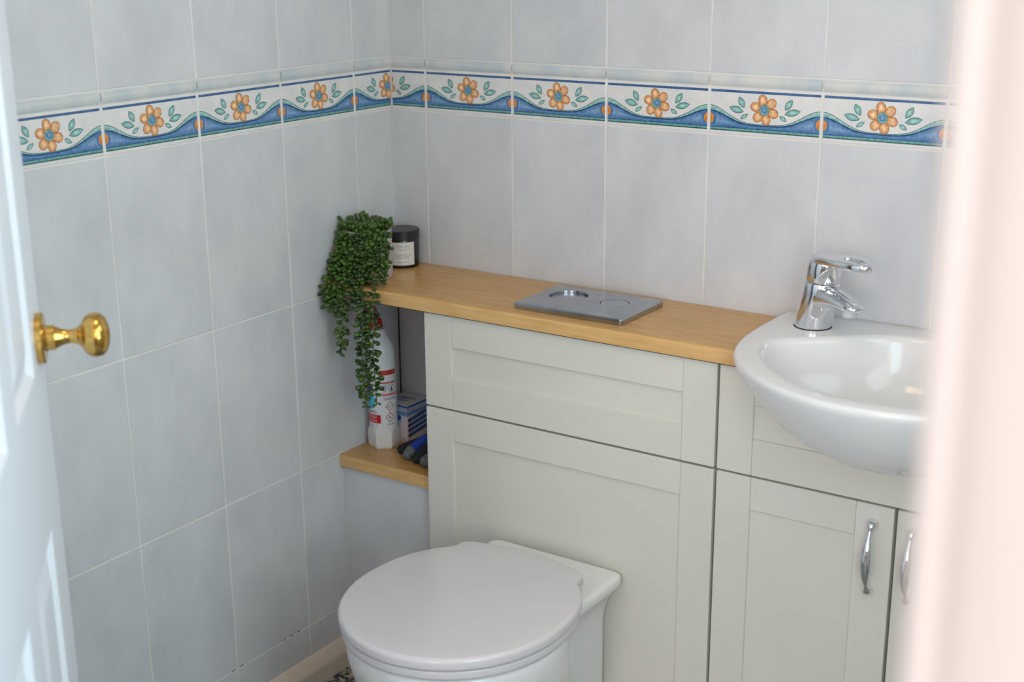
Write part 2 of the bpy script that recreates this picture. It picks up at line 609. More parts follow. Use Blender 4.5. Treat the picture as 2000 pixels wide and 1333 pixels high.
N = 40
for i in range(N):
    u0, u1 = i / N, (i + 1) / N
    g0, g1 = wave(u0, 0.162, 0.44), wave(u1, 0.162, 0.44)
    b0, b1 = wave(u0, 0.148, 0.335), wave(u1, 0.148, 0.335)

    def strip(a0, a1, c0, c1, ca0, ca1, cc0, cc1, layer):
        p = [uz(u0, a0), uz(u1, a1), uz(u1, c1), uz(u0, c0)]
        pr.poly(p, None, layer, [ca0, ca1, cc1, cc0])
    strip(b0 - 0.02, b1 - 0.02, g0, g1, TEAL, TEAL, TEAL_L, TEAL_L, 1)
    strip(g0, g1, g0 + 0.018, g1 + 0.018, TEAL_D, TEAL_D, TEAL_D, TEAL_D, 2)

    def bl(u):
        k = (0.5 + 0.5 * math.cos(2 * math.pi * u)) ** 3
        return tuple(a + (c - a) * (0.15 + 0.75 * k) for a, c in zip(BLUE, BLUE_L))
    m0, m1 = 0.055 + (b0 - 0.055) * 0.5, 0.055 + (b1 - 0.055) * 0.5
    strip(0.035, 0.035, m0, m1, BLUE_D, BLUE_D, bl(u0), bl(u1), 1)
    strip(m0, m1, b0, b1, bl(u0), bl(u1), BLUE_D, BLUE_D, 1)
    strip(b0 - 0.008, b1 - 0.008, b0 + 0.010, b1 + 0.010, BLUE_D, BLUE_D, BLUE_D, BLUE_D, 2)
pr.poly([uz(0, -0.045), uz(1, -0.045), uz(1, -0.015), uz(0, -0.015)], TEAL_D, 1)
pr.poly([uz(0, -0.018), uz(1, -0.018), uz(1, 0.042), uz(0, 0.042)], TEAL, 1)
pr.poly([uz(0, 0.968), uz(1, 0.968), uz(1, 1.03), uz(0, 1.03)], NAVY, 1)
pr.poly([uz(0.02, 1.0), uz(0.98, 0.992), uz(0.98, 1.0), uz(0.02, 1.01)], BLUE, 2)
for u in (0.0, 1.0):
    x, z = uz(u, 0.27)
    pr.ellipse(x, z, 0.0142, 0.0142, 0, BLUE_D, BLUE, 2, 24)
    pr.ellipse(x, z, 0.0098, 0.0098, 0, ORANGE, ORANGE, 3, 24)
    pr.ellipse(x, z, 0.0088, 0.0088, 0, rgb(232, 150, 62), rgb(222, 134, 54), 4, 24)
fx, fz = uz(0.5, 0.555)
for ang in (102, 42, -17, -78, -134, 164):
    a = math.radians(ang)
    px, pz = fx + 0.0166 * math.cos(a), fz + 0.0166 * math.sin(a)
    pr.ellipse(px, pz, 0.0094, 0.0082, a, ORANGE_D, ORANGE_D, 3)
    pr.ellipse(px, pz, 0.0087, 0.0075, a, ORANGE_L, ORANGE, 4)
pr.ellipse(fx, fz, 0.0090, 0.0090, 0, TEAL_D, TEAL_D, 5, 24)
pr.ellipse(fx, fz, 0.0083, 0.0083, 0, TEAL_L, TEAL, 6, 24)
pr.ellipse(fx, fz, 0.0056, 0.0056, 0, BLUE_D, BLUE_D, 7, 20)
pr.ellipse(fx, fz, 0.0050, 0.0050, 0, BLUE_L, BLUE, 8, 20)


def leafprint(p, q, w):
    (x0, z0), (x1, z1) = p, q
    d = math.dist(p, q)
    ux, uzz = (x1 - x0) / d, (z1 - z0) / d

    def outline(s, ww):
        pts = []
        for k in range(17):
            t = k / 8 if k <= 8 else (16 - k) / 8
            sg = 1 if k <= 8 else -1
            lo = (1 - s) / 2
            tt = lo + t * s
            wd = sg * ww * math.sin(math.pi * t) ** 0.85
            pts.append((x0 + ux * d * tt - uzz * wd, z0 + uzz * d * tt + ux * wd))
        return pts[:-1]
    c = ((x0 + x1) / 2, (z0 + z1) / 2)
    pr.fan(c, outline(1.0, w), TEAL_D, TEAL_D, 3)
    pr.fan(c, outline(0.90, w * 0.82), TEAL_L, TEAL, 4)


def zp(px, py):
    """point of the flattened tile drawing (1590 units = one tile width)"""
    x = (px - 310) / 1590
    by, gy = 455 + (px - 345) * 0.058, 975 + (px - 330) * 0.0714
    return uz(x, (gy - py) / (gy - by))


leafprint(zp(738, 548), zp(818, 705), 0.0055)
leafprint(zp(603, 690), zp(812, 757), 0.0058)
leafprint(zp(766, 852), zp(878, 786), 0.0035)
leafprint(zp(1492, 593), zp(1393, 740), 0.0055)
leafprint(zp(1610, 752), zp(1388, 794), 0.0058)
leafprint(zp(1318, 818), zp(1422, 892), 0.0037)

_border = {}


def border_tile(parent, wall, a, u0, u1):
    w = (u1 - u0) * TW
    key = (round(u0, 3), round(u1, 3))
    if key not in _border:
        bmesh_ = tile_mesh(w, H_B, M_BORDER)
        mg = 0.0030
        c = pr.clip(u0 * TW + mg, u1 * TW - mg)
        _border[key] = (bmesh_, c.mesh('flower_print', M_PRINT, lambda x, z, ly: (x - u0 * TW, -0.00012 - 0.00006 * ly, z)))
    bme, pme = _border[key]
    if wall == 'back':
        o = link('border_tile', bme, None, (a, 0, J0))
    else:
        o = link('border_tile', bme, None, (0, a, J0), (0, 0, math.pi / 2))
    local(parent, o)
    link('flower_print', pme, o)


def dado_mesh(w):
    h = DADO1 - DADO0
    g = GAP / 2
    prof = [(0.003, g), (0.0005, g), (-0.0004, 0.0036), (-0.0018, 0.0062), (-0.0028, 0.0105), (-0.0028, 0.0135), (-0.0018, 0.0172), (-0.0003, 0.0192), (0.0006, h - g), (0.003, h - g)]
    V, F = loft([[(g, y, z) for y, z in prof], [(w - g, y, z) for y, z in prof]])
    me = mesh_from('dado_tile', V, F, M_DADO)
    fix_normals(me)
    return me


_dado = {}


def dado_tile(parent, wall, a, w):
    k = round(w, 4)
    if k not in _dado:
        _dado[k] = dado_mesh(w)
    if wall == 'back':
        o = link('dado_tile', _dado[k], None, (a, 0, DADO0))
    else:
        o = link('dado_tile', _dado[k], None, (0, a, DADO0), (0, 0, math.pi / 2))
    local(parent, o)


for i in range(len(COLS_L) - 1):
    y1, y0 = COLS_L[i], COLS_L[i + 1]
    dado_tile(wall_left, 'left', y0, y1 - y0)
    if i == 0:
        border_tile(wall_left, 'left', y0, 0.0, (y1 - y0) / TW)
    else:
        border_tile(wall_left, 'left', y0, max(0.0, 1 - (y1 - y0) / TW), 1.0)
for i in range(len(COLS_B) - 1):
    x0, x1 = COLS_B[i], COLS_B[i + 1]
    dado_tile(wall_back, 'back', x0, x1 - x0)
    if i == 0:
        border_tile(wall_back, 'back', x0, 1 - (x1 - x0) / TW, 1.0)
    else:
        border_tile(wall_back, 'back', x0, 0.0, min(1.0, (x1 - x0) / TW))
# corner: sealant above, open dark joint in the niche below the worktop
local(wall_back, box('corner_sealant', -0.0008, 0.0022, -0.0020, 0.0008, 0.83, CEIL, M_TILE))
local(wall_back, box('corner_joint', -0.0010, 0.0016, -0.0016, 0.0010, 0.463, 0.799, M_SEAL))
# a few dark crumbs of missing grout along the lowest joint
for yy, ln in ((-0.352, 0.010), (-0.372, 0.008), (-0.392, 0.007), (-0.512, 0.009), (-0.534, 0.010), (-0.63, 0.008)):
    local(wall_left, box('grout_gap', -0.0024, -0.0002, yy, yy + ln, J3 + 0.0002, J3 + 0.0017, M_SEAL))

# skirting on the left wall
prof = [(0.0, 0.0), (0.018, 0.0), (0.018, 0.034), (0.0165, 0.040), (0.010, 0.052), (0.004, 0.061), (0.0, 0.0625)]
V, F = loft([[(x, ROOM_Y + 0.002, z) for x, z in prof], [(x, -0.1985, z) for x, z in prof]])
structure(part('baseboard_left', V, F, M_SKIRT, smooth=0))

# boxed-in ledge under the niche, faced with one cut tile
niche = structure(box('wall_niche', 0.0005, 0.2350, -0.1936, 0.0015, 0.0, 0.4350, M_GROUT))
me = tile_mesh(0.2340, 0.4350, M_TILE)
o = link('tile', me, None, (0.0015, -0.1945, 0.0005))
local(niche, o)

# ------------------------------------------------------------------ door with its frame
E0 = Vector((0.3022, -1.0980, 0.0))
DU = Vector((0.72520088, -0.68853735, 0.0))      # from the free edge to the hinge
DN = Vector((0.68853735, 0.72520088, 0.0))       # visible face, looking into the room
DW, DH, DT = 0.70, 1.985, 0.036
door = structure(empty('door_1', E0 + Vector((0, 0, 0.006))), 'white six panel door standing ajar on the left')
ang = math.atan2(DU.y, DU.x)
door.rotation_euler = (0, 0, ang)
# local: +x towards the hinge, visible face at y=0 (normal +y), thickness towards -y
SX = [0.0, 0.097, 0.283, 0.360, 0.548, DW]
SZ = [0.0, 0.185, 0.752, 0.945, 1.50, 1.575, 1.85, DH]
MOULD = [(0.0, 0.0), (0.004, -0.001), (0.012, -0.0085), (0.022, -0.0095), (0.026, -0.0070), (0.050, -0.0015)]
V, F = [], []
for a in range(5):
    for c in range(7):
        if a in (1, 3) and c in (1, 3, 5):
            continue
        x0, x1, z0, z1 = SX[a], SX[a + 1], SZ[c], SZ[c + 1]
        i = len(V)
        V += [(x0, 0, z0), (x1, 0, z0), (x1, 0, z1), (x0, 0, z1)]
        F.append((i + 3, i + 2, i + 1, i))
        i = len(V)
        V += [(x0, -DT, z0), (x1, -DT, z0), (x1, -DT, z1), (x0, -DT, z1)]
        F.append((i, i + 1, i + 2, i + 3))
for (xa, xb) in ((0, 0), (DW, DW)):
    i = len(V)
    V += [(xa, 0, 0), (xa, -DT, 0), (xa, -DT, DH), (xa, 0, DH)]
    F.append((i, i + 1, i + 2, i + 3) if xa == 0 else (i + 3, i + 2, i + 1, i))
for za in (0, DH):
    i = len(V)
    V += [(0, 0, za), (DW, 0, za), (DW, -DT, za), (0, -DT, za)]
    F.append((i, i + 1, i + 2, i + 3) if za else (i + 3, i + 2, i + 1, i))
me = mesh_from('door_leaf', V, F, M_DOOR)
link('door_leaf', me, door)
for a in (1, 3):
    for c in (1, 3, 5):
        x0, x1, z0, z1 = SX[a], SX[a + 1], SZ[c], SZ[c + 1]
        V, F = [], []
        for side in (1, -1):
            rings = []
            for ins, d in MOULD:
                y = d if side == 1 else -DT - d
                rings.append([(x0 + ins, y, z0 + ins), (x1 - ins, y, z0 + ins), (x1 - ins, y, z1 - ins), (x0 + ins, y, z1 - ins)])
            v, f = loft(rings, False, True)
            k = len(V)
            V += v
            f = [tuple(q + k for q in (face if side == -1 else face[::-1])) for face in f]
            F += f
        me = mesh_from('panel', V, F, M_DOOR)
        link('panel', me, door)
# brass knob, axis along the face normal
knob_prof = [(0.0, 0.0), (0.0290, 0.0), (0.0305, 0.001), (0.0305, 0.0075), (0.0290, 0.0095), (0.0170, 0.0105), (0.0150, 0.013), (0.0148, 0.020), (0.0150, 0.0215),
             (0.0132, 0.0220), (0.0120, 0.025), (0.0095, 0.031), (0.0080, 0.038), (0.0084, 0.044), (0.0105, 0.0495), (0.0130, 0.0515), (0.0133, 0.0530),
             (0.0180, 0.0550), (0.0230, 0.0590), (0.0262, 0.0650), (0.0268, 0.0710), (0.0250, 0.0775), (0.0205, 0.0825), (0.0120, 0.0860), (0.0, 0.0872)]


def knob_mesh(profile, name):
    V, F = lathe([(max(r, 0.0004), z) for r, z in profile], 40)
    # lathe axis z -> local +y, slightly oval (taller than wide)
    V = [(x * 0.93, z, y * 1.06) for x, y, z in V]
    return V, F


V, F = knob_mesh(knob_prof[10:], 'knob')
knob = part('door_knob', V, F, M_BRASS, door, 30, (0.044, 0.0, 0.981))
V, F = knob_mesh(knob_prof[:11], 'rose')
part('knob_rose', V, F, M_BRASS, knob, 30)
knob['label'] = 'polished brass door knob on an oval rose'

# door lining and architrave at the right of the opening
structure(box('trim_1', 1.5990, 1.6118, -1.6895, ROOM_Y + 0.006, 0.0, 2.03, M_JAMB, bevel=0.002))
prof = [(1.6005, -1.690), (1.6005, -1.704), (1.6012, -1.7095), (1.6035, -1.7130), (1.6065, -1.7140), (1.0092 + 0.6, -1.7135), (1.6100, -1.7110), (1.6125, -1.7105),
        (1.6160, -1.7130), (1.6210, -1.7160), (1.6270, -1.7180), (1.6650, -1.7180), (1.6680, -1.7165), (1.6690, -1.7130), (1.6690, -1.690)]
prof = [(x - 0.0030, y) for x, y in prof]
V, F = loft([[(x, y, 0.0) for x, y in prof], [(x, y, 2.10) for x, y in prof]])
structure(part('trim_2', V, F, M_JAMB, smooth=60))
structure(box('trim_3', 0.750, 0.782, -1.70, ROOM_Y + 0.006, 0.0, 2.03, M_JAMB, bevel=0.002))
structure(box('trim_4', 0.700, 0.770, -1.718, -1.690, 0.0, 2.03, M_JAMB, bevel=0.003))

# ------------------------------------------------------------------ fitted furniture
UF = -0.220       # front face of the units


def shaker(parent, name, x0, x1, z0, z1, stile=0.0606, top=0.0606, bottom=0.0606):
    """front of stiles, rails and a recessed panel: panel is the part, stiles and rails its sub-parts"""
    xs0, xs1 = x0 + stile, x1 - stile
    zt, zb = z1 - top, z0 + bottom
    p = box(name, xs0 - 0.004, xs1 + 0.004, UF + 0.0050, UF + 0.017, zb - 0.004, zt + 0.004, M_CREAM)
    local(parent, p)
    for n_, a0, a1, b0, b1 in (('stile', x0, xs0, z0, z1), ('stile', xs1, x1, z0, z1), ('rail', xs0 + 0.0004, xs1 - 0.0004, zt, z1), ('rail', xs0 + 0.0004, xs1 - 0.0004, z0, zb)):
        d = 0.0 if n_ == 'stile' else 0.0002
        q = box(n_, a0, a1, UF + d, UF + 0.018, b0, b1, M_CREAM, bevel=0.0008, segs=1)
        q.location = Vector(q.location) - Vector(p.location) - Vector(parent.location)
        q.parent = p
    return p


wc = empty('cistern_unit', (0.534, -0.10, 0.0))
tag(wc, 'cream shaker cistern unit with two panels, behind the toilet', 'cabinet')
local(wc, box('carcass', 0.2375, 0.8300, UF + 0.0185, -0.004, 0.085, 0.7975, M_CARCASS))
local(wc, box('side_panel', 0.2362, 0.2400, UF + 0.0180, -0.004, 0.0, 0.7978, M_CREAM))
local(wc, box('plinth', 0.2400, 0.8320, -0.17, -0.15, 0.0, 0.082, M_CREAM))
shaker(wc, 'top_panel', 0.2365, 0.8290, 0.6175, 0.7975, top=0.0600, bottom=0.0625)
shaker(wc, 'lower_panel', 0.2365, 0.8290, 0.0850, 0.6135, top=0.0580, bottom=0.0606)

van = empty('vanity_unit', (1.136, -0.10, 0.0))
tag(van, 'cream shaker vanity unit with double doors, under the washbasin', 'cabinet')
local(van, box('carcass', 0.8345, 1.4380, UF + 0.0185, -0.004, 0.085, 0.6900, M_CARCASS))
local(van, box('plinth', 0.8330, 1.4380, -0.17, -0.15, 0.0, 0.082, M_CREAM))
van_top = shaker(van, 'top_panel', 0.8340, 1.4380, 0.6175, 0.7975, top=0.0600, bottom=0.0625)


def handle(parent, x, z0, z1, y):
    zc = (z0 + z1) / 2
    hh = (z1 - z0) / 2
    path, rad = [], []
    for k in range(49):
        t = -1 + 2 * k / 48
        at_ = abs(t)
        off = 0.0062 + 0.0225 * max(0.0, 1 - (at_ / 0.93) ** 2.0) ** 0.8
        path.append((0, -off, t * hh))
        if at_ > 0.74:
            q = (at_ - 0.74) / 0.26
            r = 0.0032 + 0.0045 * math.sin(math.pi * min(1.0, q * 0.90)) ** 0.9 if q < 0.97 else 0.0030
            rad.append((r, r))
        else:
            c = max(0.0, math.cos(at_ / 0.74 * math.pi / 2)) ** 1.1
            rad.append((0.0032 + 0.0056 * c, 0.0032 + 0.0024 * c))
    V, F = tube(path, rad, 16)
    for zz in (-hh * 0.90, hh * 0.90):
        v, f = lathe([(0.0062, 0), (0.0064, 0.001), (0.0060, 0.004), (0.0050, 0.0065)], 14)
        k = len(V)
        V += [(a, -c, b_ + zz) for a, b_, c in v]
        F += [tuple(i + k for i in face) for face in f]
    o = part('handle', V, F, M_CHROME, None, 50, (x, y, zc))
    o.location = Vector((x, y, zc)) - Vector(parent.parent.location) - Vector(parent.location)
    o.parent = parent
    o['label'] = 'chrome bow handle'
    return o


d1 = shaker(van, 'door', 0.8343, 1.1332, 0.0850, 0.6140, top=0.0565)
d2 = shaker(van, 'door', 1.1386, 1.4380, 0.0850, 0.6140, top=0.0565)
handle(d1, 1.1025, 0.466, 0.592, UF)
handle(d2, 1.1645, 0.466, 0.592, UF)

# worktop with a rolled front edge
WT = 0.8255
prof = [(-0.002, 0.800), (-0.2271, 0.800)]
for k in range(5):
    a = k / 4 * math.pi / 2
    prof.append((-0.2211 - 0.006 * math.cos(a), WT - 0.006 + 0.006 * math.sin(a)))
prof.append((-0.002, WT))
V, F = loft([[(0.0015, y, z) for y, z in prof], [(0.868, y, z) for y, z in prof]])
wt = part('worktop', V, F, [M_WOOD, M_WOODEDGE], smooth=30)
for p in wt.data.polygons:
    if p.normal.y < -0.75:
        p.material_index = 1
tag(wt, 'long maple laminate worktop with rolled edge above the cream units', 'worktop')
band = box('shadow_gap_strip', 0.0015, 0.868, -0.2262, -0.2200, 0.7985, 0.8002, M_SEAL)  # dark strip standing in for the shadow gap beneath the worktop
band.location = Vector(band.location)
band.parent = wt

# ledge of the niche
shelf = box('niche_shelf', 0.0012, 0.2355, -0.2028, -0.0015, 0.4362, 0.4621, [M_WOOD, M_WOODEDGE], bevel=0.0008)
for p in shelf.data.polygons:
    if p.normal.y < -0.9:
        p.material_index = 1
tag(shelf, 'short maple shelf in the niche holding cleaning things', 'shelf')

# ------------------------------------------------------------------ flush plate
fp = empty('flush_plate', (0.5305, -0.1235, WT))
tag(fp, 'satin chrome dual flush plate lying on the worktop', 'flush plate')
PX0, PX1, PY0, PY1, PH = 0.4215, 0.6400, -0.2000, -0.0470, 0.0115
c1, r1 = (0.4810, -0.1093), 0.0355
c2, r2 = (0.5765, -0.1105), 0.0262


def plate_with_holes():
    bm = bmesh.new()

    def loop(pts, z):
        return [bm.verts.new((x, y, z)) for x, y in pts]

    def rrect(ins):
        pts = []
        r = 0.004
        for cx, cy, a0 in ((PX1 - r, PY1 - r, 0), (PX0 + r, PY1 - r, 90), (PX0 + r, PY0 + r, 180), (PX1 - r, PY0 + r, 270)):
            for k in range(4):
                a = math.radians(a0 + k * 30)
                pts.append((cx + (r - ins) * math.cos(a), cy + (r - ins) * math.sin(a)))
        return pts
    levels = [(0.0006, 0.0), (0.0, 0.0010), (0.0, PH - 0.0028), (0.0008, PH - 0.0008), (0.0026, PH)]
    loops = [loop(rrect(i), z) for i, z in levels]
    n_ = len(loops[0])
    for a, b_ in zip(loops[:-1], loops[1:]):
        for i in range(n_):
            bm.faces.new((a[i], a[(i + 1) % n_], b_[(i + 1) % n_], b_[i]))
    edges = [bm.edges.get((loops[-1][i], loops[-1][(i + 1) % n_])) for i in range(n_)]
    for (cx, cy), r in ((c1, r1), (c2, r2)):
        top = loop([(cx + r * math.cos(2 * math.pi * k / 40), cy + r * math.sin(2 * math.pi * k / 40)) for k in range(40)], PH)
        bot = loop([(cx + r * math.cos(2 * math.pi * k / 40), cy + r * math.sin(2 * math.pi * k / 40)) for k in range(40)], 0.0010)
        for i in range(40):
            bm.faces.new((top[i], top[(i + 1) % 40], bot[(i + 1) % 40], bot[i]))
            edges.append(bm.edges.get((top[i], top[(i + 1) % 40])))
        bm.faces.new(bot)
    bmesh.ops.triangle_fill(bm, use_beauty=True, use_dissolve=False, edges=edges)
    bmesh.ops.recalc_face_normals(bm, faces=bm.faces)
    me = bpy.data.meshes.new('plate')
    bm.to_mesh(me)
    bm.free()
    me.materials.append(M_STEEL)
    return me


o = link('plate', plate_with_holes(), fp, (-0.5305, 0.1235, 0.0002))
for (cx, cy), r, z in ((c1, r1 - 0.0008, PH - 0.0042), (c2, r2 - 0.0007, PH - 0.0002)):
    V, F = lathe([(r - 0.001, 0.0012), (r, 0.0015), (r, z - 0.0008), (r - 0.0008, z)], 40)
    part('flush_button', V, F, M_STEEL, fp, 30, (cx - 0.5305, cy + 0.1235, 0.0002))

# ------------------------------------------------------------------ washbasin
BC = Vector((1.13, -0.22))
RIM = 0.8435
out_half = [(0.868, -0.0022), (0.861, -0.010), (0.858, -0.06), (0.858, -0.13), (0.861, -0.19), (0.869, -0.238), (0.884, -0.284), (0.910, -0.328), (0.945, -0.366),
            (0.990, -0.400), (1.040, -0.424), (1.085, -0.437), (1.13, -0.441)]
in_half = [(1.13, -0.058), (1.085, -0.064), (1.032, -0.088), (0.985, -0.128), (0.945, -0.158), (0.915, -0.186), (0.9055, -0.222), (0.922, -0.270), (0.958, -0.324), (1.00, -0.364),
           (1.044, -0.389), (1.088, -0.402), (1.13, -0.406)]


def closed_outline(half, closed_back):
    pts = [Vector(p) for p in half]
    sm = catmull([(p.x, p.y, 0) for p in pts], 120)
    lft = [Vector((p.x, p.y)) for p in sm]
    rgt = [Vector((2 * BC.x - p.x, p.y)) for p in reversed(lft)]
    return lft + rgt


def polar(outline, n=112):
    """resample a closed outline by angle around BC"""
    out = []
    m = len(outline)
    for k in range(n):
        a = 2 * math.pi * k / n
        d = Vector((math.cos(a), math.sin(a)))
        best = 0
        for i in range(m):
            p, q = outline[i] - BC, outline[(i + 1) % m] - BC
            e = q - p
            den = d.x * e.y - d.y * e.x
            if abs(den) < 1e-12:
                continue
            t = (p.x * e.y - p.y * e.x) / den
            s = (p.x * d.y - p.y * d.x) / den
            if t > 0 and -1e-6 <= s <= 1 + 1e-6:
                best = max(best, t)
        out.append(BC + d * best)
    return out


OUT = polar(closed_outline(out_half, True))
INN = polar(closed_outline(in_half, True))


def ring(outline, s, z, c, dy=0.0):
    r = []
    for p in outline:
        q = c + (p - c) * s
        r.append((q.x, min(q.y + dy, -0.0022), z))
    return r


CB = Vector((1.13, -0.235))
CI = Vector((1.13, -0.245))
rings = []
for s, z in ((0.02, 0.6970), (0.20, 0.6985), (0.36, 0.7050), (0.50, 0.7160), (0.63, 0.7320), (0.74, 0.7520), (0.83, 0.7740), (0.91, 0.7990), (0.965, 0.8180), (0.990, 0.8290), (1.0, 0.8350), (0.997, 0.8395), (0.988, 0.8425), (0.975, 0.8435)):
    rings.append(ring(OUT, s, z, CB))
for s, z in ((1.03, 0.8435), (1.005, 0.8428), (0.985, 0.8405), (0.965, 0.8340), (0.945, 0.8230), (0.90, 0.8000), (0.83, 0.7740), (0.72, 0.7500), (0.55, 0.7330), (0.35, 0.7240), (0.15, 0.7205), (0.09, 0.7200)):
    rings.append(ring(INN, s, z, CI))
# cut-out for the bowl in the front of the vanity unit
V, F = loft(rings[:13], True, True)
cutter = part('cutter', V, F, M_CREAM, None, 0)
dg = bpy.context.evaluated_depsgraph_get()
for q in [van_top] + list(van_top.children):
    md = q.modifiers.new('cut', 'BOOLEAN')
    md.operation = 'DIFFERENCE'
    md.solver = 'EXACT'
    md.object = cutter
    bpy.context.view_layer.update()
    dg = bpy.context.evaluated_depsgraph_get()
    nm = bpy.data.meshes.new_from_object(q.evaluated_get(dg))
    q.modifiers.clear()
    q.data = nm
bpy.data.objects.remove(cutter)


def split_loose(o):
    bm = bmesh.new()
    bm.from_mesh(o.data)
    todo, groups = set(bm.verts), []
    while todo:
        st = [todo.pop()]
        g = set(st)
        while st:
            v = st.pop()
            for e in v.link_edges:
                w = e.other_vert(v)
                if w in todo:
                    todo.discard(w)
                    g.add(w)
                    st.append(w)
        groups.append({v.index for v in g})
    bm.free()
    if len(groups) < 2:
        return
    src = o.data
    for k, g in enumerate(groups):
        b2 = bmesh.new()
        b2.from_mesh(src)
        b2.verts.ensure_lookup_table()
        bmesh.ops.delete(b2, geom=[v for v in b2.verts if v.index not in g], context='VERTS')
        nm = bpy.data.meshes.new('rail')
        b2.to_mesh(nm)
        b2.free()
        for m in src.materials:
            nm.materials.append(m)
        if k == 0:
            o.data = nm
        else:
            q = o.copy()
            q.data = nm
            COL.objects.link(q)


for q in list(van_top.children):
    split_loose(q)
V, F = loft(rings, True, True)
basin = empty('washbasin', (1.13, -0.22, 0.80))
tag(basin, 'white ceramic washbasin with bowed front set into the vanity unit', 'basin')
o = part('bowl', V, F, M_WHITECER, None, 70)
local(basin, o)
V, F = lathe([(0.020, 0), (0.0215, 0.001), (0.0215, 0.003), (0.017, 0.0042), (0.008, 0.003), (0.001, 0.0028)], 28)
o = part('waste', V, F, M_CHROME, None, 40, (1.13, -0.245, 0.7200))
local(basin, o)
local(basin, box('tap_marker', 0.888, 0.893, -0.0245, -0.0225, RIM - 0.0002, RIM + 0.0002, M_SEAL))

# ------------------------------------------------------------------ mixer tap
TB = Vector((0.9340, -0.0860, RIM))
tap = empty('mixer_tap', TB, math.radians(-33))
tag(tap, 'chrome single lever mixer tap with a loop handle, on the basin corner', 'tap')
# body, leaning towards the spout; local +x is the spout direction


def ell(cx, cz, rx, ry, n_=36, tilt=0.0):
    return [(cx + rx * math.cos(2 * math.pi * i / n_) * math.cos(tilt), ry * math.sin(2 * math.pi * i / n_), cz - rx * math.cos(2 * math.pi * i / n_) * math.sin(tilt)) for i in range(n_)]


body = [ell(0, 0.0, 0.0296, 0.0296), ell(0, 0.0012, 0.0301, 0.0301), ell(0.0015, 0.008, 0.0301, 0.0301), ell(0.006, 0.026, 0.0298, 0.0297), ell(0.011, 0.045, 0.0294, 0.0292, tilt=0.03),
        ell(0.0155, 0.064, 0.0288, 0.0286, tilt=0.06), ell(0.019, 0.0795, 0.0284, 0.0282, tilt=0.10), ell(0.0193, 0.0812, 0.0268, 0.0268, tilt=0.10)]
V, F = loft(body)
part('body', V, F, M_CHROME, tap, 50)
V, F = lathe([(0.0302, 0.0), (0.0310, 0.0004), (0.0308, 0.0014), (0.0296, 0.0016)], 36)
part('gasket', V, F, M_SEAL, tap, 40)
# spout
sp = [((0.006, 0.048), 0.0220, 0.0245), ((0.020, 0.053), 0.0215, 0.0245), ((0.036, 0.0570), 0.0190, 0.0240), ((0.052, 0.0588), 0.0162, 0.0230), ((0.068, 0.0588), 0.0136, 0.0218),
      ((0.084, 0.0578), 0.0112, 0.0204), ((0.098, 0.0564), 0.0090, 0.0184), ((0.109, 0.0553), 0.0068, 0.0150), ((0.1155, 0.0546), 0.0040, 0.0100), ((0.1175, 0.0544), 0.0014, 0.0036)]
rings = []
for (x, z), hz, hy in sp:
    rings.append([(x, hy * math.copysign(abs(math.cos(a)) ** 0.85, math.cos(a)), z + hz * math.copysign(abs(math.sin(a)) ** 0.85, math.sin(a)) * (1.0 if math.sin(a) > 0 else 0.9)) for a in [2 * math.pi * i / 28 for i in range(28)]])
V, F = loft(rings)
part('spout', V, F, M_CHROME, tap, 60)
# raised ridge on the spout
V, F = tube([(0.038, 0, 0.0740), (0.052, 0, 0.0742), (0.066, 0, 0.0718), (0.086, 0, 0.0680), (0.102, 0, 0.0642)], [(0.0020, 0.0070), (0.0030, 0.0085), (0.0028, 0.0080), (0.0020, 0.0055), (0.0008, 0.0020)], 14)
part('spout_ridge', V, F, M_CHROME, tap, 60)
V, F = lathe([(0.0112, 0.0395), (0.0118, 0.0400), (0.0118, 0.0520)], 24)
part('aerator', V, F, M_AERATOR, tap, 40, (0.0935, 0, 0))
# cap above the ring and the loop lever
cap = [ell(0.0195, 0.0828, 0.0280, 0.0278, tilt=0.10), ell(0.0198, 0.0838, 0.0287, 0.0284, tilt=0.10), ell(0.0220, 0.100, 0.0286, 0.0283, tilt=0.08), ell(0.0240, 0.1120, 0.0280, 0.0277, tilt=0.04), ell(0.0255, 0.1190, 0.0255, 0.0250, tilt=0.0),
       ell(0.0265, 0.1232, 0.0195, 0.0188), ell(0.027, 0.1250, 0.0090, 0.0085)]
V, F = loft(cap)
part('cap', V, F, M_CHROME, tap, 60)


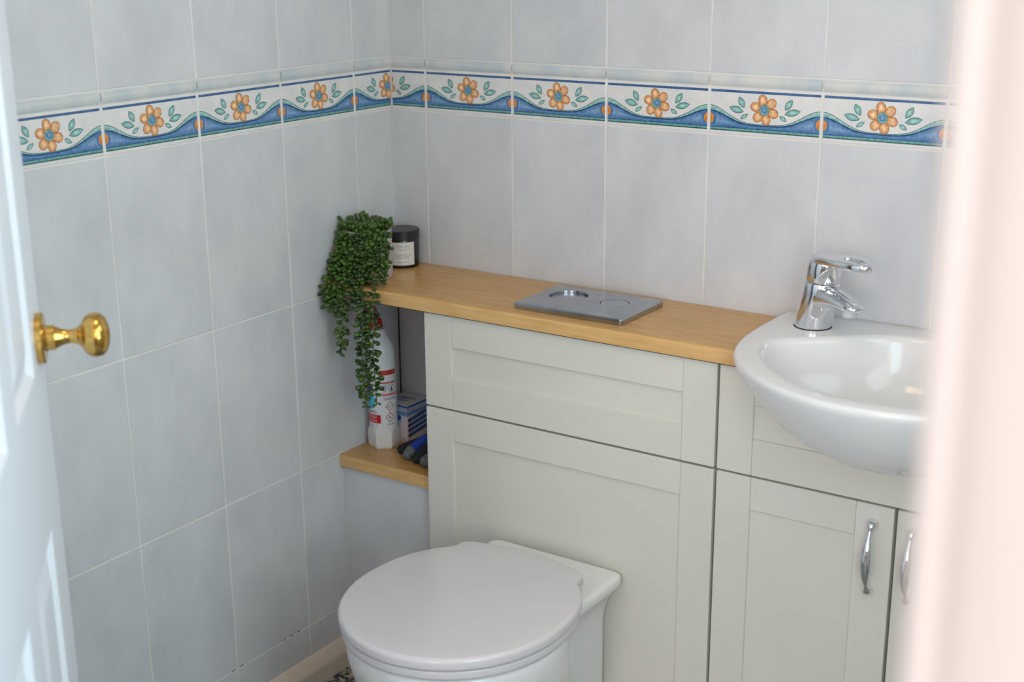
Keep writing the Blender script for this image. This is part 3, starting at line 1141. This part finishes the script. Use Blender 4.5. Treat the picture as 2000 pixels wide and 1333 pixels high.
def lever_mesh():
    bm = bmesh.new()
    n_ = 48

    def outer(t):
        # closed outline from hub (x small) to tip
        a = 2 * math.pi * t
        x = 0.066 + 0.0705 * math.cos(a)
        f = min(1.0, max(0.0, (x + 0.0045) / 0.141))
        half = 0.0292 * (1 - f) ** 0.5 + 0.0180 * f
        return x, half * math.copysign(abs(math.sin(a)) ** 0.75, math.sin(a))

    def inner(t):
        a = 2 * math.pi * t
        return 0.1005 + 0.0265 * math.cos(a), 0.0092 * math.copysign(abs(math.sin(a)) ** 0.8, math.sin(a)) * (1 - 0.15 * math.cos(a))

    def zed(x):
        return 0.1195 + 0.0045 * math.sin(min(1, max(0, (x + 0.005) / 0.14)) * math.pi * 0.85) - 0.0005 + (x - 0.03) * 0.045
    loops = []
    for dz, ins in ((-0.0078, 0.0030), (-0.0050, 0.0004), (-0.0010, 0.0), (0.0022, 0.0010), (0.0042, 0.0034)):
        lo, li = [], []
        for k in range(n_):
            x, y = outer(k / n_)
            d = math.hypot(x - 0.066, y) or 1
            x, y = x - (x - 0.066) / d * ins, y - y / d * ins
            lo.append(bm.verts.new((x, y, zed(x) + dz)))
            x, y = inner(k / n_)
            d = math.hypot(x - 0.1005, y) or 1
            x, y = x + (x - 0.1005) / d * ins * 0.6, y + y / d * ins * 0.6
            li.append(bm.verts.new((x, y, zed(x) + dz)))
        loops.append((lo, li))
    for (a, ai), (b_, bi) in zip(loops[:-1], loops[1:]):
        for i in range(n_):
            j = (i + 1) % n_
            bm.faces.new((a[i], a[j], b_[j], b_[i]))
            bm.faces.new((ai[j], ai[i], bi[i], bi[j]))
    for (lo, li) in (loops[0], loops[-1]):
        ed = []
        for L in (lo, li):
            for i in range(n_):
                ed.append(bm.edges.get((L[i], L[(i + 1) % n_])))
        bmesh.ops.triangle_fill(bm, use_beauty=True, edges=ed)
    bmesh.ops.recalc_face_normals(bm, faces=bm.faces)
    me = bpy.data.meshes.new('lever')
    bm.to_mesh(me)
    bm.free()
    me.materials.append(M_CHROME)
    return me


o = link('lever', lever_mesh(), tap)
smooth_by_angle(o, 50)

# ------------------------------------------------------------------ toilet
toilet = empty('toilet', (0.527, -0.45, 0.0))
tag(toilet, 'white back to wall toilet with its lid closed', 'toilet')
TC = Vector((0.527, -0.525))


def egg(cx, cy, rx, ryf, ryb, n_=56, e=2.0, eb=2.0):
    pts = []
    for i in range(n_):
        a = 2 * math.pi * i / n_
        c, s = math.cos(a), math.sin(a)
        ex = e if s < 0 else eb
        x = rx * math.copysign(abs(c) ** (2 / ex), c)
        y = (ryb if s > 0 else ryf) * math.copysign(abs(s) ** (2 / ex), s)
        pts.append((cx + x, cy + y))
    return pts


def rrect2(x0, x1, y0, y1, r, n_=6):
    pts = []
    for cx, cy, a0 in ((x1 - r, y1 - r, 0), (x0 + r, y1 - r, 90), (x0 + r, y0 + r, 180), (x1 - r, y0 + r, 270)):
        for k in range(n_):
            a = math.radians(a0 + k * 90 / (n_ - 1))
            pts.append((cx + r * math.cos(a), cy + r * math.sin(a)))
    return pts


V, F = [], []


def addloft(rings):
    v, f = loft(rings)
    k = len(V)
    V.extend(v)
    F.extend([tuple(i + k for i in face) for face in f])


XC = 0.527
addloft([[(x, y, z) for x, y in egg(XC, cy, rx, rf, rb)] for z, cy, rx, rf, rb in
         ((0.0, -0.44, 0.112, 0.190, 0.20), (0.03, -0.44, 0.110, 0.188, 0.20), (0.10, -0.45, 0.116, 0.190, 0.20), (0.18, -0.47, 0.138, 0.190, 0.20), (0.26, -0.50, 0.166, 0.188, 0.19),
          (0.32, -0.518, 0.179, 0.188, 0.185), (0.355, -0.525, 0.182, 0.189, 0.18), (0.378, -0.525, 0.182, 0.190, 0.18), (0.385, -0.525, 0.178, 0.186, 0.176))])
for_w = ((0.0, 0.105), (0.20, 0.104), (0.285, 0.104), (0.305, 0.106), (0.322, 0.110), (0.338, 0.117), (0.352, 0.127), (0.362, 0.136), (0.370, 0.1395), (0.380, 0.1395), (0.3855, 0.136))
addloft([[(x, y, z) for x, y in rrect2(XC + 0.001 - hw, XC + 0.001 + hw, -0.47, -0.2215, 0.016)] for z, hw in for_w])
pan = part('pan', V, F, M_WHITECER, None, 0)
rm = pan.modifiers.new('remesh', 'REMESH')
rm.mode = 'VOXEL'
rm.voxel_size = 0.0042
rm.use_smooth_shade = True
sm = pan.modifiers.new('smooth', 'SMOOTH')
sm.iterations = 9
sm.factor = 0.5
local(toilet, pan)


def seat_outline(grow=0.0):
    pts = []
    rx, rf, rb = 0.190 + grow, 0.200 + grow, 0.202 + grow
    # right side of the tab, round the front, back to the left side of the tab
    arc = [p for p in egg(0, 0, rx, rf, rb, 120, 2.0, 2.35)]
    keep = [p for p in arc if not (p[1] > 0 and abs(p[0]) < 0.134)]
    rgt = sorted([p for p in keep if p[0] >= 0 and p[1] > 0], key=lambda p: -p[1])
    low_r = sorted([p for p in keep if p[1] <= 0], key=lambda p: -p[0])
    lft = sorted([p for p in keep if p[0] < 0 and p[1] > 0], key=lambda p: p[1])
    tab = [(0.0, 0.217), (0.04, 0.2150), (0.080, 0.2080), (0.107, 0.2010), (0.120, 0.1950), (0.1260, 0.1870), (0.1265, 0.178), (0.1280, 0.168)]
    pts = tab + rgt + low_r + lft + [(-x, y) for x, y in reversed(tab[1:])]
    return [Vector((TC.x + x - 0.001, TC.y + y)) for x, y in pts]


def slab(name, z0, z1, rnd, mat, s0=1.0, dome=0.0):
    o0 = seat_outline()
    c = TC + Vector((0, 0.01))
    rings = []
    lv = [(s0 * 0.985, z0), (s0 * 0.997, z0 + 0.0015), (s0, z0 + 0.004), (s0, z1 - rnd)]
    for k in range(1, 6):
        a = k / 5 * math.pi / 2
        lv.append((s0 * (1 - (rnd * (1 - math.cos(a))) / 0.19), z1 - rnd + rnd * math.sin(a)))
    for s in (0.85, 0.6, 0.3, 0.05):
        lv.append((s0 * s * (1 - rnd / 0.19), z1 + dome * (1 - s * s)))
    for s, z in lv:
        rings.append([(c.x + (p.x - c.x) * s, c.y + (p.y - c.y) * s, z) for p in o0])
    V, F = loft(rings)
    o = part(name, V, F, mat, None, 60)
    return local(toilet, o)


slab('seat', 0.3880, 0.4035, 0.004, M_SEAT, 0.985)
slab('lid', 0.4052, 0.4250, 0.0075, M_SEAT, 1.0, 0.0025)
for sx in (-0.06, 0.06):
    V, F = tube([(sx - 0.016, 0, 0), (sx + 0.016, 0, 0)], [0.008, 0.008], 14)
    local(toilet, part('hinge', V, F, M_SEAT, None, 40, (XC, -0.318, 0.3965)))

# ------------------------------------------------------------------ trailing plant
PC = Vector((0.0520, -0.1500, WT))
plant = empty('trailing_plant', PC)
tag(plant, 'artificial string of pearls plant trailing from a stoneware pot on the worktop', 'plant')
PR, PHT = 0.0455, 0.0945
V, F = lathe([(PR - 0.003, 0.0), (PR - 0.0008, 0.0008), (PR, 0.003), (PR, PHT - 0.001), (PR - 0.001, PHT), (PR - 0.004, PHT), (PR - 0.0045, PHT - 0.012), (0.002, PHT - 0.012)], 44)
part('pot', V, F, M_POT, plant, 40)
V, F = lathe([(PR - 0.006, PHT - 0.014), (PR - 0.006, PHT - 0.010), (0.02, PHT + 0.002), (0.001, PHT + 0.006)], 24)
part('moss', V, F, M_SOIL, plant, 60)
STRANDS = [
    [(0.045, -0.160, 0.922), (0.054, -0.187, 0.916), (0.058, -0.205, 0.875), (0.059, -0.222, 0.836), (0.060, -0.240, 0.805), (0.058, -0.243, 0.765), (0.056, -0.243, 0.724), (0.048, -0.240, 0.685)],
    [(0.073, -0.170, 0.927), (0.089, -0.198, 0.905), (0.094, -0.215, 0.854), (0.105, -0.236, 0.815), (0.109, -0.245, 0.773), (0.107, -0.246, 0.713), (0.106, -0.246, 0.652), (0.111, -0.244, 0.592)],
    [(0.088, -0.160, 0.927), (0.106, -0.178, 0.906), (0.116, -0.190, 0.858), (0.130, -0.222, 0.833), (0.134, -0.241, 0.806), (0.133, -0.243, 0.757), (0.132, -0.243, 0.696), (0.133, -0.242, 0.645), (0.133, -0.240, 0.601)],
    [(0.023, -0.150, 0.918), (0.021, -0.190, 0.900), (0.020, -0.208, 0.853), (0.023, -0.226, 0.822), (0.028, -0.240, 0.790)],
    [(0.042, -0.160, 0.920), (0.046, -0.194, 0.900), (0.043, -0.212, 0.845), (0.043, -0.238, 0.807)],
    [(0.080, -0.170, 0.928), (0.088, -0.200, 0.905), (0.094, -0.210, 0.853), (0.095, -0.235, 0.818), (0.085, -0.243, 0.788)],
    [(0.090, -0.150, 0.926), (0.106, -0.160, 0.905), (0.110, -0.172, 0.872), (0.110, -0.180, 0.848)],
    [(0.084, -0.165, 0.928), (0.092, -0.188, 0.908), (0.100, -0.198, 0.868), (0.101, -0.205, 0.842)],
    [(0.026, -0.140, 0.918), (0.013, -0.178, 0.893), (0.012, -0.204, 0.845), (0.013, -0.228, 0.812)],
    [(0.060, -0.170, 0.926), (0.068, -0.200, 0.900), (0.074, -0.215, 0.848), (0.078, -0.242, 0.809)],
    [(0.030, -0.165, 0.922), (0.030, -0.200, 0.895), (0.031, -0.218, 0.848), (0.034, -0.240, 0.802), (0.036, -0.243, 0.770)],
    [(0.062, -0.165, 0.926), (0.064, -0.199, 0.905), (0.066, -0.208, 0.862), (0.066, -0.222, 0.836)],
    [(0.020, -0.160, 0.915), (0.015, -0.196, 0.880), (0.015, -0.218, 0.848), (0.016, -0.238, 0.815), (0.018, -0.242, 0.786)],
    [(0.034, -0.165, 0.918), (0.030, -0.205, 0.880), (0.024, -0.222, 0.848), (0.023, -0.240, 0.810), (0.024, -0.243, 0.782)],
    [(0.050, -0.168, 0.922), (0.052, -0.203, 0.885), (0.048, -0.222, 0.848), (0.046, -0.241, 0.806), (0.047, -0.244, 0.776)],
    [(0.084, -0.168, 0.924), (0.090, -0.206, 0.880), (0.088, -0.226, 0.846), (0.086, -0.243, 0.806)],
]


def leaf_mesh():
    prof = [(0.0008, 0.0), (0.0015, 0.0018), (0.0026, 0.0042), (0.0037, 0.0070), (0.0044, 0.0096), (0.0042, 0.0119), (0.0028, 0.0135), (0.0006, 0.0141)]
    V, F = lathe(prof, 9)
    V = [(x, y * 0.70, z) for x, y, z in V]
    me = mesh_from('leaf', V, F, M_LEAF, True)
    fix_normals(me)
    return me


LEAF = leaf_mesh()
leaves = []   # (strand index or None, matrix)
strand_objs = []
for si, pts in enumerate(STRANDS):
    path = catmull(pts, 14 * (len(pts) - 1))
    fr = frames(path)
    V, F = tube([p - PC for p in path], [0.0010] * len(path), 6)
    st = part('strand', V, F, M_STEM, plant, 60)
    strand_objs.append(st)
    ln = [0.0]
    for a, b_ in zip(path[:-1], path[1:]):
        ln.append(ln[-1] + (b_ - a).length)
    total = ln[-1]
    long_ = si < 3
    s = 0.004
    k = 0
    while s < total:
        i = max(j for j in range(len(ln)) if ln[j] <= s)
        p, t, u, v = fr[i]
        phi = k * 2.399 + random.uniform(-0.5, 0.5)
        side = u * math.cos(phi) + v * math.sin(phi)
        d = (side + t * random.uniform(-0.05, 0.75)).normalized()
        if p.z < 0.80:
            d = (side + Vector((0, 0, random.uniform(-0.75, 0.25)))).normalized()
        end = p + d * 0.014
        # stay clear of pot, worktop edge and wall
        ok = end.x > 0.003 and p.x > 0.002
        rr = math.hypot(end.x - PC.x, end.y - PC.y)
        if rr < PR + 0.003 and end.z < WT + PHT:
            ok = False
        if end.y > -0.2290 and WT - 0.030 < end.z < WT + 0.003:
            ok = False
        if ok:
            sc = random.uniform(0.98, 1.28)
            if s > total - 0.035 and si < 3:
                sc *= 0.55 + 0.45 * (total - s) / 0.035
            M = Matrix.Translation(p) @ d.to_track_quat('Z', 'Y').to_matrix().to_4x4() @ Matrix.Rotation(random.uniform(-1.2, 1.2), 4, 'Z') @ Matrix.Scale(sc, 4)
            leaves.append((si, M))
        s += 0.0036 if long_ else 0.0042
        k += 1
# crown of the plant
for k in range(95):
    a = random.uniform(0, 2 * math.pi)
    r = 0.040 * math.sqrt(random.random())
    p = PC + Vector((r * math.cos(a), r * math.sin(a), PHT - 0.002 + 0.004 * random.random()))
    d = Vector((0.55 * math.cos(a) * r / 0.04 + random.uniform(-0.35, 0.35), 0.55 * math.sin(a) * r / 0.04 + random.uniform(-0.35, 0.35), random.uniform(0.5, 1.1))).normalized()
    if (p + d * 0.014).x < 0.003:
        continue
    p = p + d * (random.uniform(0.0, 0.005) if k % 6 else random.uniform(0.008, 0.016))
    M = Matrix.Translation(p) @ d.to_track_quat('Z', 'Y').to_matrix().to_4x4() @ Matrix.Rotation(random.uniform(0, 3.1), 4, 'Z') @ Matrix.Scale(random.uniform(0.95, 1.25), 4)
    leaves.append((None, M))
# leaves spilling over the front of the rim
for k in range(64):
    a = math.radians(random.uniform(-175, -15))
    r = random.uniform(0.0455, 0.0490)
    p = PC + Vector((r * math.cos(a), r * math.sin(a), PHT + random.uniform(-0.020, 0.004)))
    d = Vector((math.cos(a) * 0.8 + random.uniform(-0.5, 0.5), math.sin(a) * 0.8 + random.uniform(-0.5, 0.5), random.uniform(-0.7, 0.5))).normalized()
    e_ = p + d * 0.014
    if e_.x < 0.003 or math.hypot(e_.x - PC.x, e_.y - PC.y) < PR + 0.003:
        continue
    M = Matrix.Translation(p) @ d.to_track_quat('Z', 'Y').to_matrix().to_4x4() @ Matrix.Rotation(random.uniform(0, 3.1), 4, 'Z') @ Matrix.Scale(random.uniform(0.95, 1.2), 4)
    leaves.append((None, M))
camp = Vector((1.72875633, -2.15412013, 1.46190859))
leaves.sort(key=lambda q: (q[1].translation - camp).length)
V, F = [], []
lv = [v.co.copy() for v in LEAF.vertices]
lf = [tuple(p.vertices) for p in LEAF.polygons]
for n_i, (si, M) in enumerate(leaves):
    if n_i < 300:
        o = link('leaf', LEAF, plant if si is None else strand_objs[si])
        o.matrix_local = Matrix.Translation(-PC) @ M
    else:
        k = len(V)
        V += [(M @ v) - PC for v in lv]
        F += [tuple(i + k for i in f) for f in lf]
if V:
    o = part('leaf_cluster', V, F, M_LEAF, plant, 70)
    o['kind'] = 'stuff'

# ------------------------------------------------------------------ candle jar
CJ = Vector((0.0480, -0.0405, WT))
jar = empty('candle_jar', CJ)
tag(jar, 'dark glass candle jar with black lid and white label behind the plant', 'candle')
CR = 0.0350
V, F = lathe([(CR - 0.005, 0.0), (CR - 0.0015, 0.001), (CR - 0.0004, 0.004), (CR - 0.0004, 0.054), (CR - 0.002, 0.0575)], 44)
part('glass', V, F, M_JAR, jar, 40)
V, F = lathe([(CR - 0.0015, 0.0562), (CR + 0.0002, 0.0568), (CR + 0.0002, 0.0738), (CR - 0.0008, 0.0748), (CR - 0.003, 0.0750), (0.001, 0.0750)], 44)
part('lid', V, F, M_LID, jar, 30)
pl = Print()
pl.rect(-0.0235, 0.0235, 0.0, 0.0460, rgb(226, 222, 218), 0)
INK = rgb(96, 92, 96)
pl.text('P E N T U R E', -0.0008, 0.0362, 0.0050, INK, 1, 'CENTER', 0.86)
pl.rect(-0.0150, 0.0140, 0.0335, 0.0340, rgb(168, 166, 170), 1)
for z, segs in ((0.0305, ((-0.010, 0.008),)), (0.0205, ((-0.017, 0.009), (0.0105, 0.016))), (0.0175, ((-0.015, -0.004), (-0.001, 0.013))), (0.0145, ((-0.0135, -0.002), (0.0, 0.0125))), (0.0055, ((-0.013, 0.012),))):
    for a, b_ in segs:
        x = a
        while x < b_:
            w_ = random.uniform(0.0012, 0.003)
            pl.rect(x, min(b_, x + w_), z, z + 0.0009, INK, 1)
            x += w_ + 0.0006
LA = math.radians(-48.5)
me = pl.mesh('label', M_LABEL, lambda x, z, ly: ((CR - 0.0001 + 0.0001 * ly) * math.cos(LA + x / CR), (CR - 0.0001 + 0.0001 * ly) * math.sin(LA + x / CR), 0.0070 + z), 0.004)
link('label', me, jar)['label'] = 'white label with small grey print'

# ------------------------------------------------------------------ cleaner bottle
SZ_ = 0.4621
BT = Vector((0.0430, -0.1130, SZ_))
bottle = empty('cleaner_bottle', BT)
tag(bottle, 'white toilet cleaner bottle with red cap, on the niche shelf', 'bottle')


def bsec(z, rx, ry, oct_=0.0, ox=0.0, n_=48):
    pts = []
    for i in range(n_):
        a = 2 * math.pi * i / n_ + math.radians(-80.4)
        r = 1.0
        if oct_:
            q = ((a - math.radians(-80.4)) % (math.pi / 3)) - math.pi / 6
            r = 1 + oct_ * (math.cos(math.pi / 6) / math.cos(q) - 1)
        pts.append((ox + rx * r * math.cos(a), ry * r * math.sin(a), z))
    return pts


secs = [bsec(0.0, 0.0285, 0.0285, 1), bsec(0.002, 0.0305, 0.0305, 1), bsec(0.006, 0.0316, 0.0316, 1), bsec(0.034, 0.0318, 0.0318, 1), bsec(0.039, 0.0304, 0.0304, 0.35), bsec(0.043, 0.0288, 0.0288, 0),
        bsec(0.130, 0.0288, 0.0288, 0), bsec(0.170, 0.0286, 0.0286, 0), bsec(0.180, 0.0278, 0.0280), bsec(0.195, 0.0262, 0.0272), bsec(0.207, 0.0262, 0.0270), bsec(0.218, 0.0236, 0.0240, 0, -0.002), bsec(0.230, 0.0198, 0.0202, 0, -0.006), bsec(0.246, 0.0168, 0.0170, 0, -0.011)]
V, F = loft(secs)
part('body', V, F, M_BOTTLE, bottle, 35)
NX = Vector((-0.0125, 0, 0.2455))
q = Vector((-0.30, 0.0, 1.0)).to_track_quat('Z', 'Y').to_euler()
V, F = lathe([(0.0150, 0.0), (0.0166, 0.001), (0.0166, 0.0175), (0.0155, 0.0190)], 30)
part('cap_collar', V, F, M_REDCAP, bottle, 40, NX, q)['label'] = 'red screw collar'
V, F = lathe([(0.0135, 0.0), (0.0138, 0.012), (0.0120, 0.022), (0.0090, 0.030), (0.0050, 0.0335), (0.001, 0.0345)], 26)
part('cap', V, F, M_CLEARCAP, bottle, 60, NX + Vector((-0.0055, 0, 0.0182)), q)['label'] = 'clear pinkish nozzle cap'
pb = Print()
W, RED, INKB, PALE = rgb(232, 231, 234), rgb(198, 20, 30), rgb(58, 66, 110), rgb(128, 132, 170)
pb.rect(-0.060, 0.052, 0.002, 0.1215, W, 0)
# front side (left in the picture): brand-free block and wording
pb.ellipse(-0.030, 0.060, 0.016, 0.020, 0.5, rgb(70, 190, 226), rgb(96, 200, 230), 1, 24)
pb.ellipse(-0.036, 0.082, 0.018, 0.014, 0.2, rgb(44, 36, 130), rgb(40, 60, 160), 2, 24)
pb.rect(-0.050, -0.020, 0.0665, 0.0735, rgb(56, 32, 128), 3)
pb.text('INABLE', -0.0105, 0.0330, 0.0082, INKB, 1, 'RIGHT', 0.92)
pb.rect(-0.058, -0.0030, 0.0120, 0.0300, RED, 1)
pb.text('UNBEATABLE', -0.0112, 0.0222, 0.0082, rgb(244, 214, 212), 2, 'RIGHT', 0.86)
pb.text('STRENGTH', -0.0112, 0.0140, 0.0082, rgb(244, 214, 212), 2, 'RIGHT', 0.9)
pb.text('THICK BLEACH', -0.0112, 0.0042, 0.0052, PALE, 1, 'RIGHT', 0.95)
# side panel (right in the picture)
pb.rect(0.0005, 0.0010, 0.002, 0.075, rgb(206, 204, 214), 1)
pb.rect(-0.006, 0.034, 0.1135, 0.1235, RED, 1)
pb.text('DISCOVER', 0.016, 0.1160, 0.0072, rgb(226, 120, 110), 2, 'CENTER', 0.9)
pb.rect(0.0, 0.034, 0.0960, 0.0988, RED, 1)
for k in range(6):
    pb.rect(0.0025, 0.0125 - (k % 3) * 0.0012, 0.0920 - k * 0.0026, 0.0932 - k * 0.0026, PALE, 1)
pb.ellipse(0.0215, 0.0855, 0.0070, 0.0086, 0, rgb(70, 74, 96), rgb(70, 74, 96), 1, 22)
pb.ellipse(0.0215, 0.0855, 0.0060, 0.0075, 0, W, W, 2, 22)
pb.poly([(0.0190, 0.0800), (0.0240, 0.0795), (0.0235, 0.0850), (0.0210, 0.0900)], rgb(46, 50, 70), 3)
pb.rect(0.0, 0.036, 0.0738, 0.0752, RED, 1)
pb.rect(0.0, 0.036, 0.0702, 0.0728, rgb(222, 44, 48), 1)
for k in range(3):
    pb.rect(0.0035, 0.032, 0.0655 - k * 0.0022, 0.0666 - k * 0.0022, PALE, 1)
for zc_ in (0.0475, 0.0245):
    cx = 0.0165
    pb.poly([(cx - 0.0098, zc_), (cx, zc_ - 0.0112), (cx + 0.0098, zc_), (cx, zc_ + 0.0112)], rgb(176, 40, 48), 1)
    pb.poly([(cx - 0.0080, zc_), (cx, zc_ - 0.0092), (cx + 0.0080, zc_), (cx, zc_ + 0.0092)], W, 2)
DK = rgb(44, 44, 52)
pb.poly([(0.0110, 0.0462), (0.0165, 0.0448), (0.0170, 0.0462), (0.0120, 0.0476)], DK, 3)
pb.poly([(0.0155, 0.0490), (0.0200, 0.0508), (0.0206, 0.0496), (0.0160, 0.0478)], rgb(110, 110, 120), 3)
pb.poly([(0.0135, 0.0226), (0.0200, 0.0222), (0.0196, 0.0236), (0.0140, 0.0240)], DK, 3)
pb.poly([(0.0140, 0.0236), (0.0160, 0.0236), (0.0154, 0.0282), (0.0144, 0.0282)], DK, 3)
pb.text('DANGER', 0.0170, 0.0080, 0.0042, rgb(74, 62, 84), 1, 'CENTER', 1.0)
LB = math.atan2(-1.0, 0.72)
RB = 0.0290
me = pb.mesh('label', M_LABEL, lambda x, z, ly: ((RB + 0.00012 * ly) * math.cos(LB + x / RB), (RB + 0.00012 * ly) * math.sin(LB + x / RB), 0.0440 + z), 0.004)
link('label', me, bottle)['label'] = 'printed label with red bands and two hazard diamonds'

# ------------------------------------------------------------------ cotton bud box
BW, BD, BH = 0.0670, 0.0700, 0.0790
bx = empty('cotton_bud_box', (0.0455, -0.0425, SZ_ + 0.0002), math.radians(-2.5))
tag(bx, 'small white and blue cotton bud box standing in the niche corner', 'box')
b_ = box('carton', -BW / 2, BW / 2, -BD / 2, BD / 2, 0.0, BH, M_CARD, bevel=0.0008)
b_.parent = bx
CB_, CBL, CW = rgb(34, 104, 190), rgb(120, 168, 220), rgb(228, 228, 236)


def fringe(p, w, z1, rnd):
    """row of printed cotton buds along the top edge of one face"""
    p.rect(0, w, z1 - 0.0052, z1 - 0.0006, CB_, 1)
    p.poly([(0, z1 - 0.0190), (w, z1 - 0.0190), (w, z1 - 0.0052), (0, z1 - 0.0052)], None, 1, [rgb(112, 156, 212), rgb(112, 156, 212), rgb(150, 180, 220), rgb(150, 180, 220)])
    n_ = int(w / 0.0043)
    for k in range(n_):
        x = (k + 0.5) * w / n_
        p.rect(x - 0.0011, x + 0.0011, z1 - 0.0150, z1 - 0.0052, CW, 2)
        p.rect(x - 0.0017, x + 0.0017, z1 - 0.0230, z1 - 0.0145, rgb(96, 150, 216), 2)
        p.rect(x - 0.0006, x + 0.0006, z1 - 0.0225, z1 - 0.0160, CBL, 3)


pf = Print()          # front face
fringe(pf, BW, BH, random)
pf.ellipse(BW - 0.0235, 0.0500, 0.0085, 0.0056, 0.3, rgb(30, 78, 190), rgb(38, 92, 204), 1)
pf.text('buds', BW - 0.0155, 0.0420, 0.0105, rgb(50, 92, 196), 2, 'RIGHT', 0.9)
pf.rect(0.002, BW - 0.0220, 0.0060, 0.0400, rgb(132, 178, 216), 1)
pf.rect(0.002, BW - 0.0220, 0.0200, 0.0285, rgb(74, 134, 196), 2)
for k, (x, z) in enumerate(((0.014, 0.0330), (0.010, 0.0265), (0.0125, 0.0200))):
    pf.ellipse(BW - x, z, 0.0012, 0.0016, 0.3, rgb(206, 140, 166), rgb(206, 140, 166), 2, 10)
for k in range(3):
    pf.rect(BW - 0.0140, BW - 0.0050, 0.0062 - k * 0.0016, 0.0070 - k * 0.0016, rgb(166, 140, 166), 1)
me = pf.mesh('print', M_LABEL, lambda x, z, ly: (x - BW / 2, -BD / 2 - 0.00015 - 0.0001 * ly, z))
link('printed_face', me, bx)
ps = Print()          # face on the right
fringe(ps, BD, BH, random)
for k in range(4):
    z = 0.0465 - k * 0.0108
    n_ = 10
    up_ = [(0.0055 + 0.062 * t / n_, z + 0.0042 + 0.0085 * t / n_) for t in range(n_ + 1)]
    lo_ = [(x, zz - 0.0082) for x, zz in up_]
    for t in range(n_):
        ps.poly([lo_[t], lo_[t + 1], up_[t + 1], up_[t]], None, 1, [rgb(40, 78, 150), rgb(40, 78, 150), rgb(70, 116, 190), rgb(70, 116, 190)])
    ps.ellipse(0.0064, z, 0.0040, 0.0046, 0.0, rgb(96, 40, 96), rgb(84, 42, 106), 2, 16)
me = ps.mesh('print', M_LABEL, lambda x, z, ly: (BW / 2 + 0.00015 + 0.0001 * ly, x - BD / 2, z))
link('printed_face', me, bx)
pt = Print()          # top
pt.poly([(0.012, 0.030), (0.050, 0.040), (0.056, 0.046), (0.018, 0.044)], rgb(120, 140, 182), 1)
pt.ellipse(0.030, 0.024, 0.018, 0.006, 0.2, rgb(150, 164, 202), rgb(170, 180, 210), 1)
me = pt.mesh('print', M_LABEL, lambda x, z, ly: (x - BW / 2, z - BD / 2, BH + 0.00015 + 0.0001 * ly))
link('printed_face', me, bx)

# ------------------------------------------------------------------ work glove
GL = Vector((0.185, -0.110, SZ_))
glove = empty('work_glove', GL)
tag(glove, 'blue and black knitted work glove with grey dipped fingertips on the niche shelf', 'glove')


def finger(name, pts, radii, mat, n_=14):
    path = catmull([Vector(p) - GL for p in pts], n_)
    m = len(radii) - 1
    rad = []
    for k in range(n_ + 1):
        t = k / n_ * m
        i = min(int(t), m - 1)
        rad.append(radii[i] + (radii[i + 1] - radii[i]) * (t - i))
    # round the tip
    tip, dirv = path[-1], (path[-1] - path[-2]).normalized()
    for a in (25, 50, 72, 88):
        path.append(tip + dirv * rad[n_] * math.sin(math.radians(a)))
        rad.append(radii[-1] * math.cos(math.radians(a)))
    V, F = tube(path, rad, 14)
    return part(name, V, F, mat, glove, 80)


Z0 = SZ_
V, F = [], []
palm = [(0.232, -0.100, Z0 + 0.030), (0.222, -0.100, Z0 + 0.034), (0.205, -0.104, Z0 + 0.036), (0.190, -0.110, Z0 + 0.034), (0.180, -0.113, Z0 + 0.031)]
V, F = tube([Vector(p) - GL for p in palm], [(0.024, 0.030), (0.026, 0.036), (0.026, 0.040), (0.024, 0.038), (0.014, 0.026)], 20)
part('palm', V, F, M_GLOVEB, glove, 80)
finger('finger', [(0.190, -0.085, Z0 + 0.036), (0.160, -0.102, Z0 + 0.033), (0.132, -0.124, Z0 + 0.022), (0.112, -0.141, Z0 + 0.0135)], [0.011, 0.0115, 0.0115, 0.0105], M_GLOVEK)
finger('finger', [(0.190, -0.105, Z0 + 0.046), (0.170, -0.122, Z0 + 0.043), (0.152, -0.140, Z0 + 0.030), (0.142, -0.152, Z0 + 0.018)], [0.0115, 0.0115, 0.011, 0.0105], M_GLOVEB)
finger('fingertip', [(0.1462, -0.1468, Z0 + 0.0235), (0.1425, -0.1518, Z0 + 0.0182), (0.1390, -0.1568, Z0 + 0.0122)], [0.0116, 0.0120, 0.0110], M_GLOVEG)
finger('finger', [(0.198, -0.122, Z0 + 0.044), (0.186, -0.140, Z0 + 0.036), (0.176, -0.154, Z0 + 0.024), (0.167, -0.164, Z0 + 0.0125)], [0.012, 0.012, 0.0115, 0.0105], M_GLOVEK)
finger('finger', [(0.220, -0.125, Z0 + 0.040), (0.212, -0.140, Z0 + 0.034), (0.202, -0.153, Z0 + 0.026)], [0.013, 0.013, 0.0125], M_GLOVEB)
finger('fingertip', [(0.218, -0.140, Z0 + 0.031), (0.205, -0.156, Z0 + 0.022), (0.192, -0.168, Z0 + 0.0138)], [0.0140, 0.0142, 0.0125], M_GLOVEG)

bpy.context.view_layer.update()
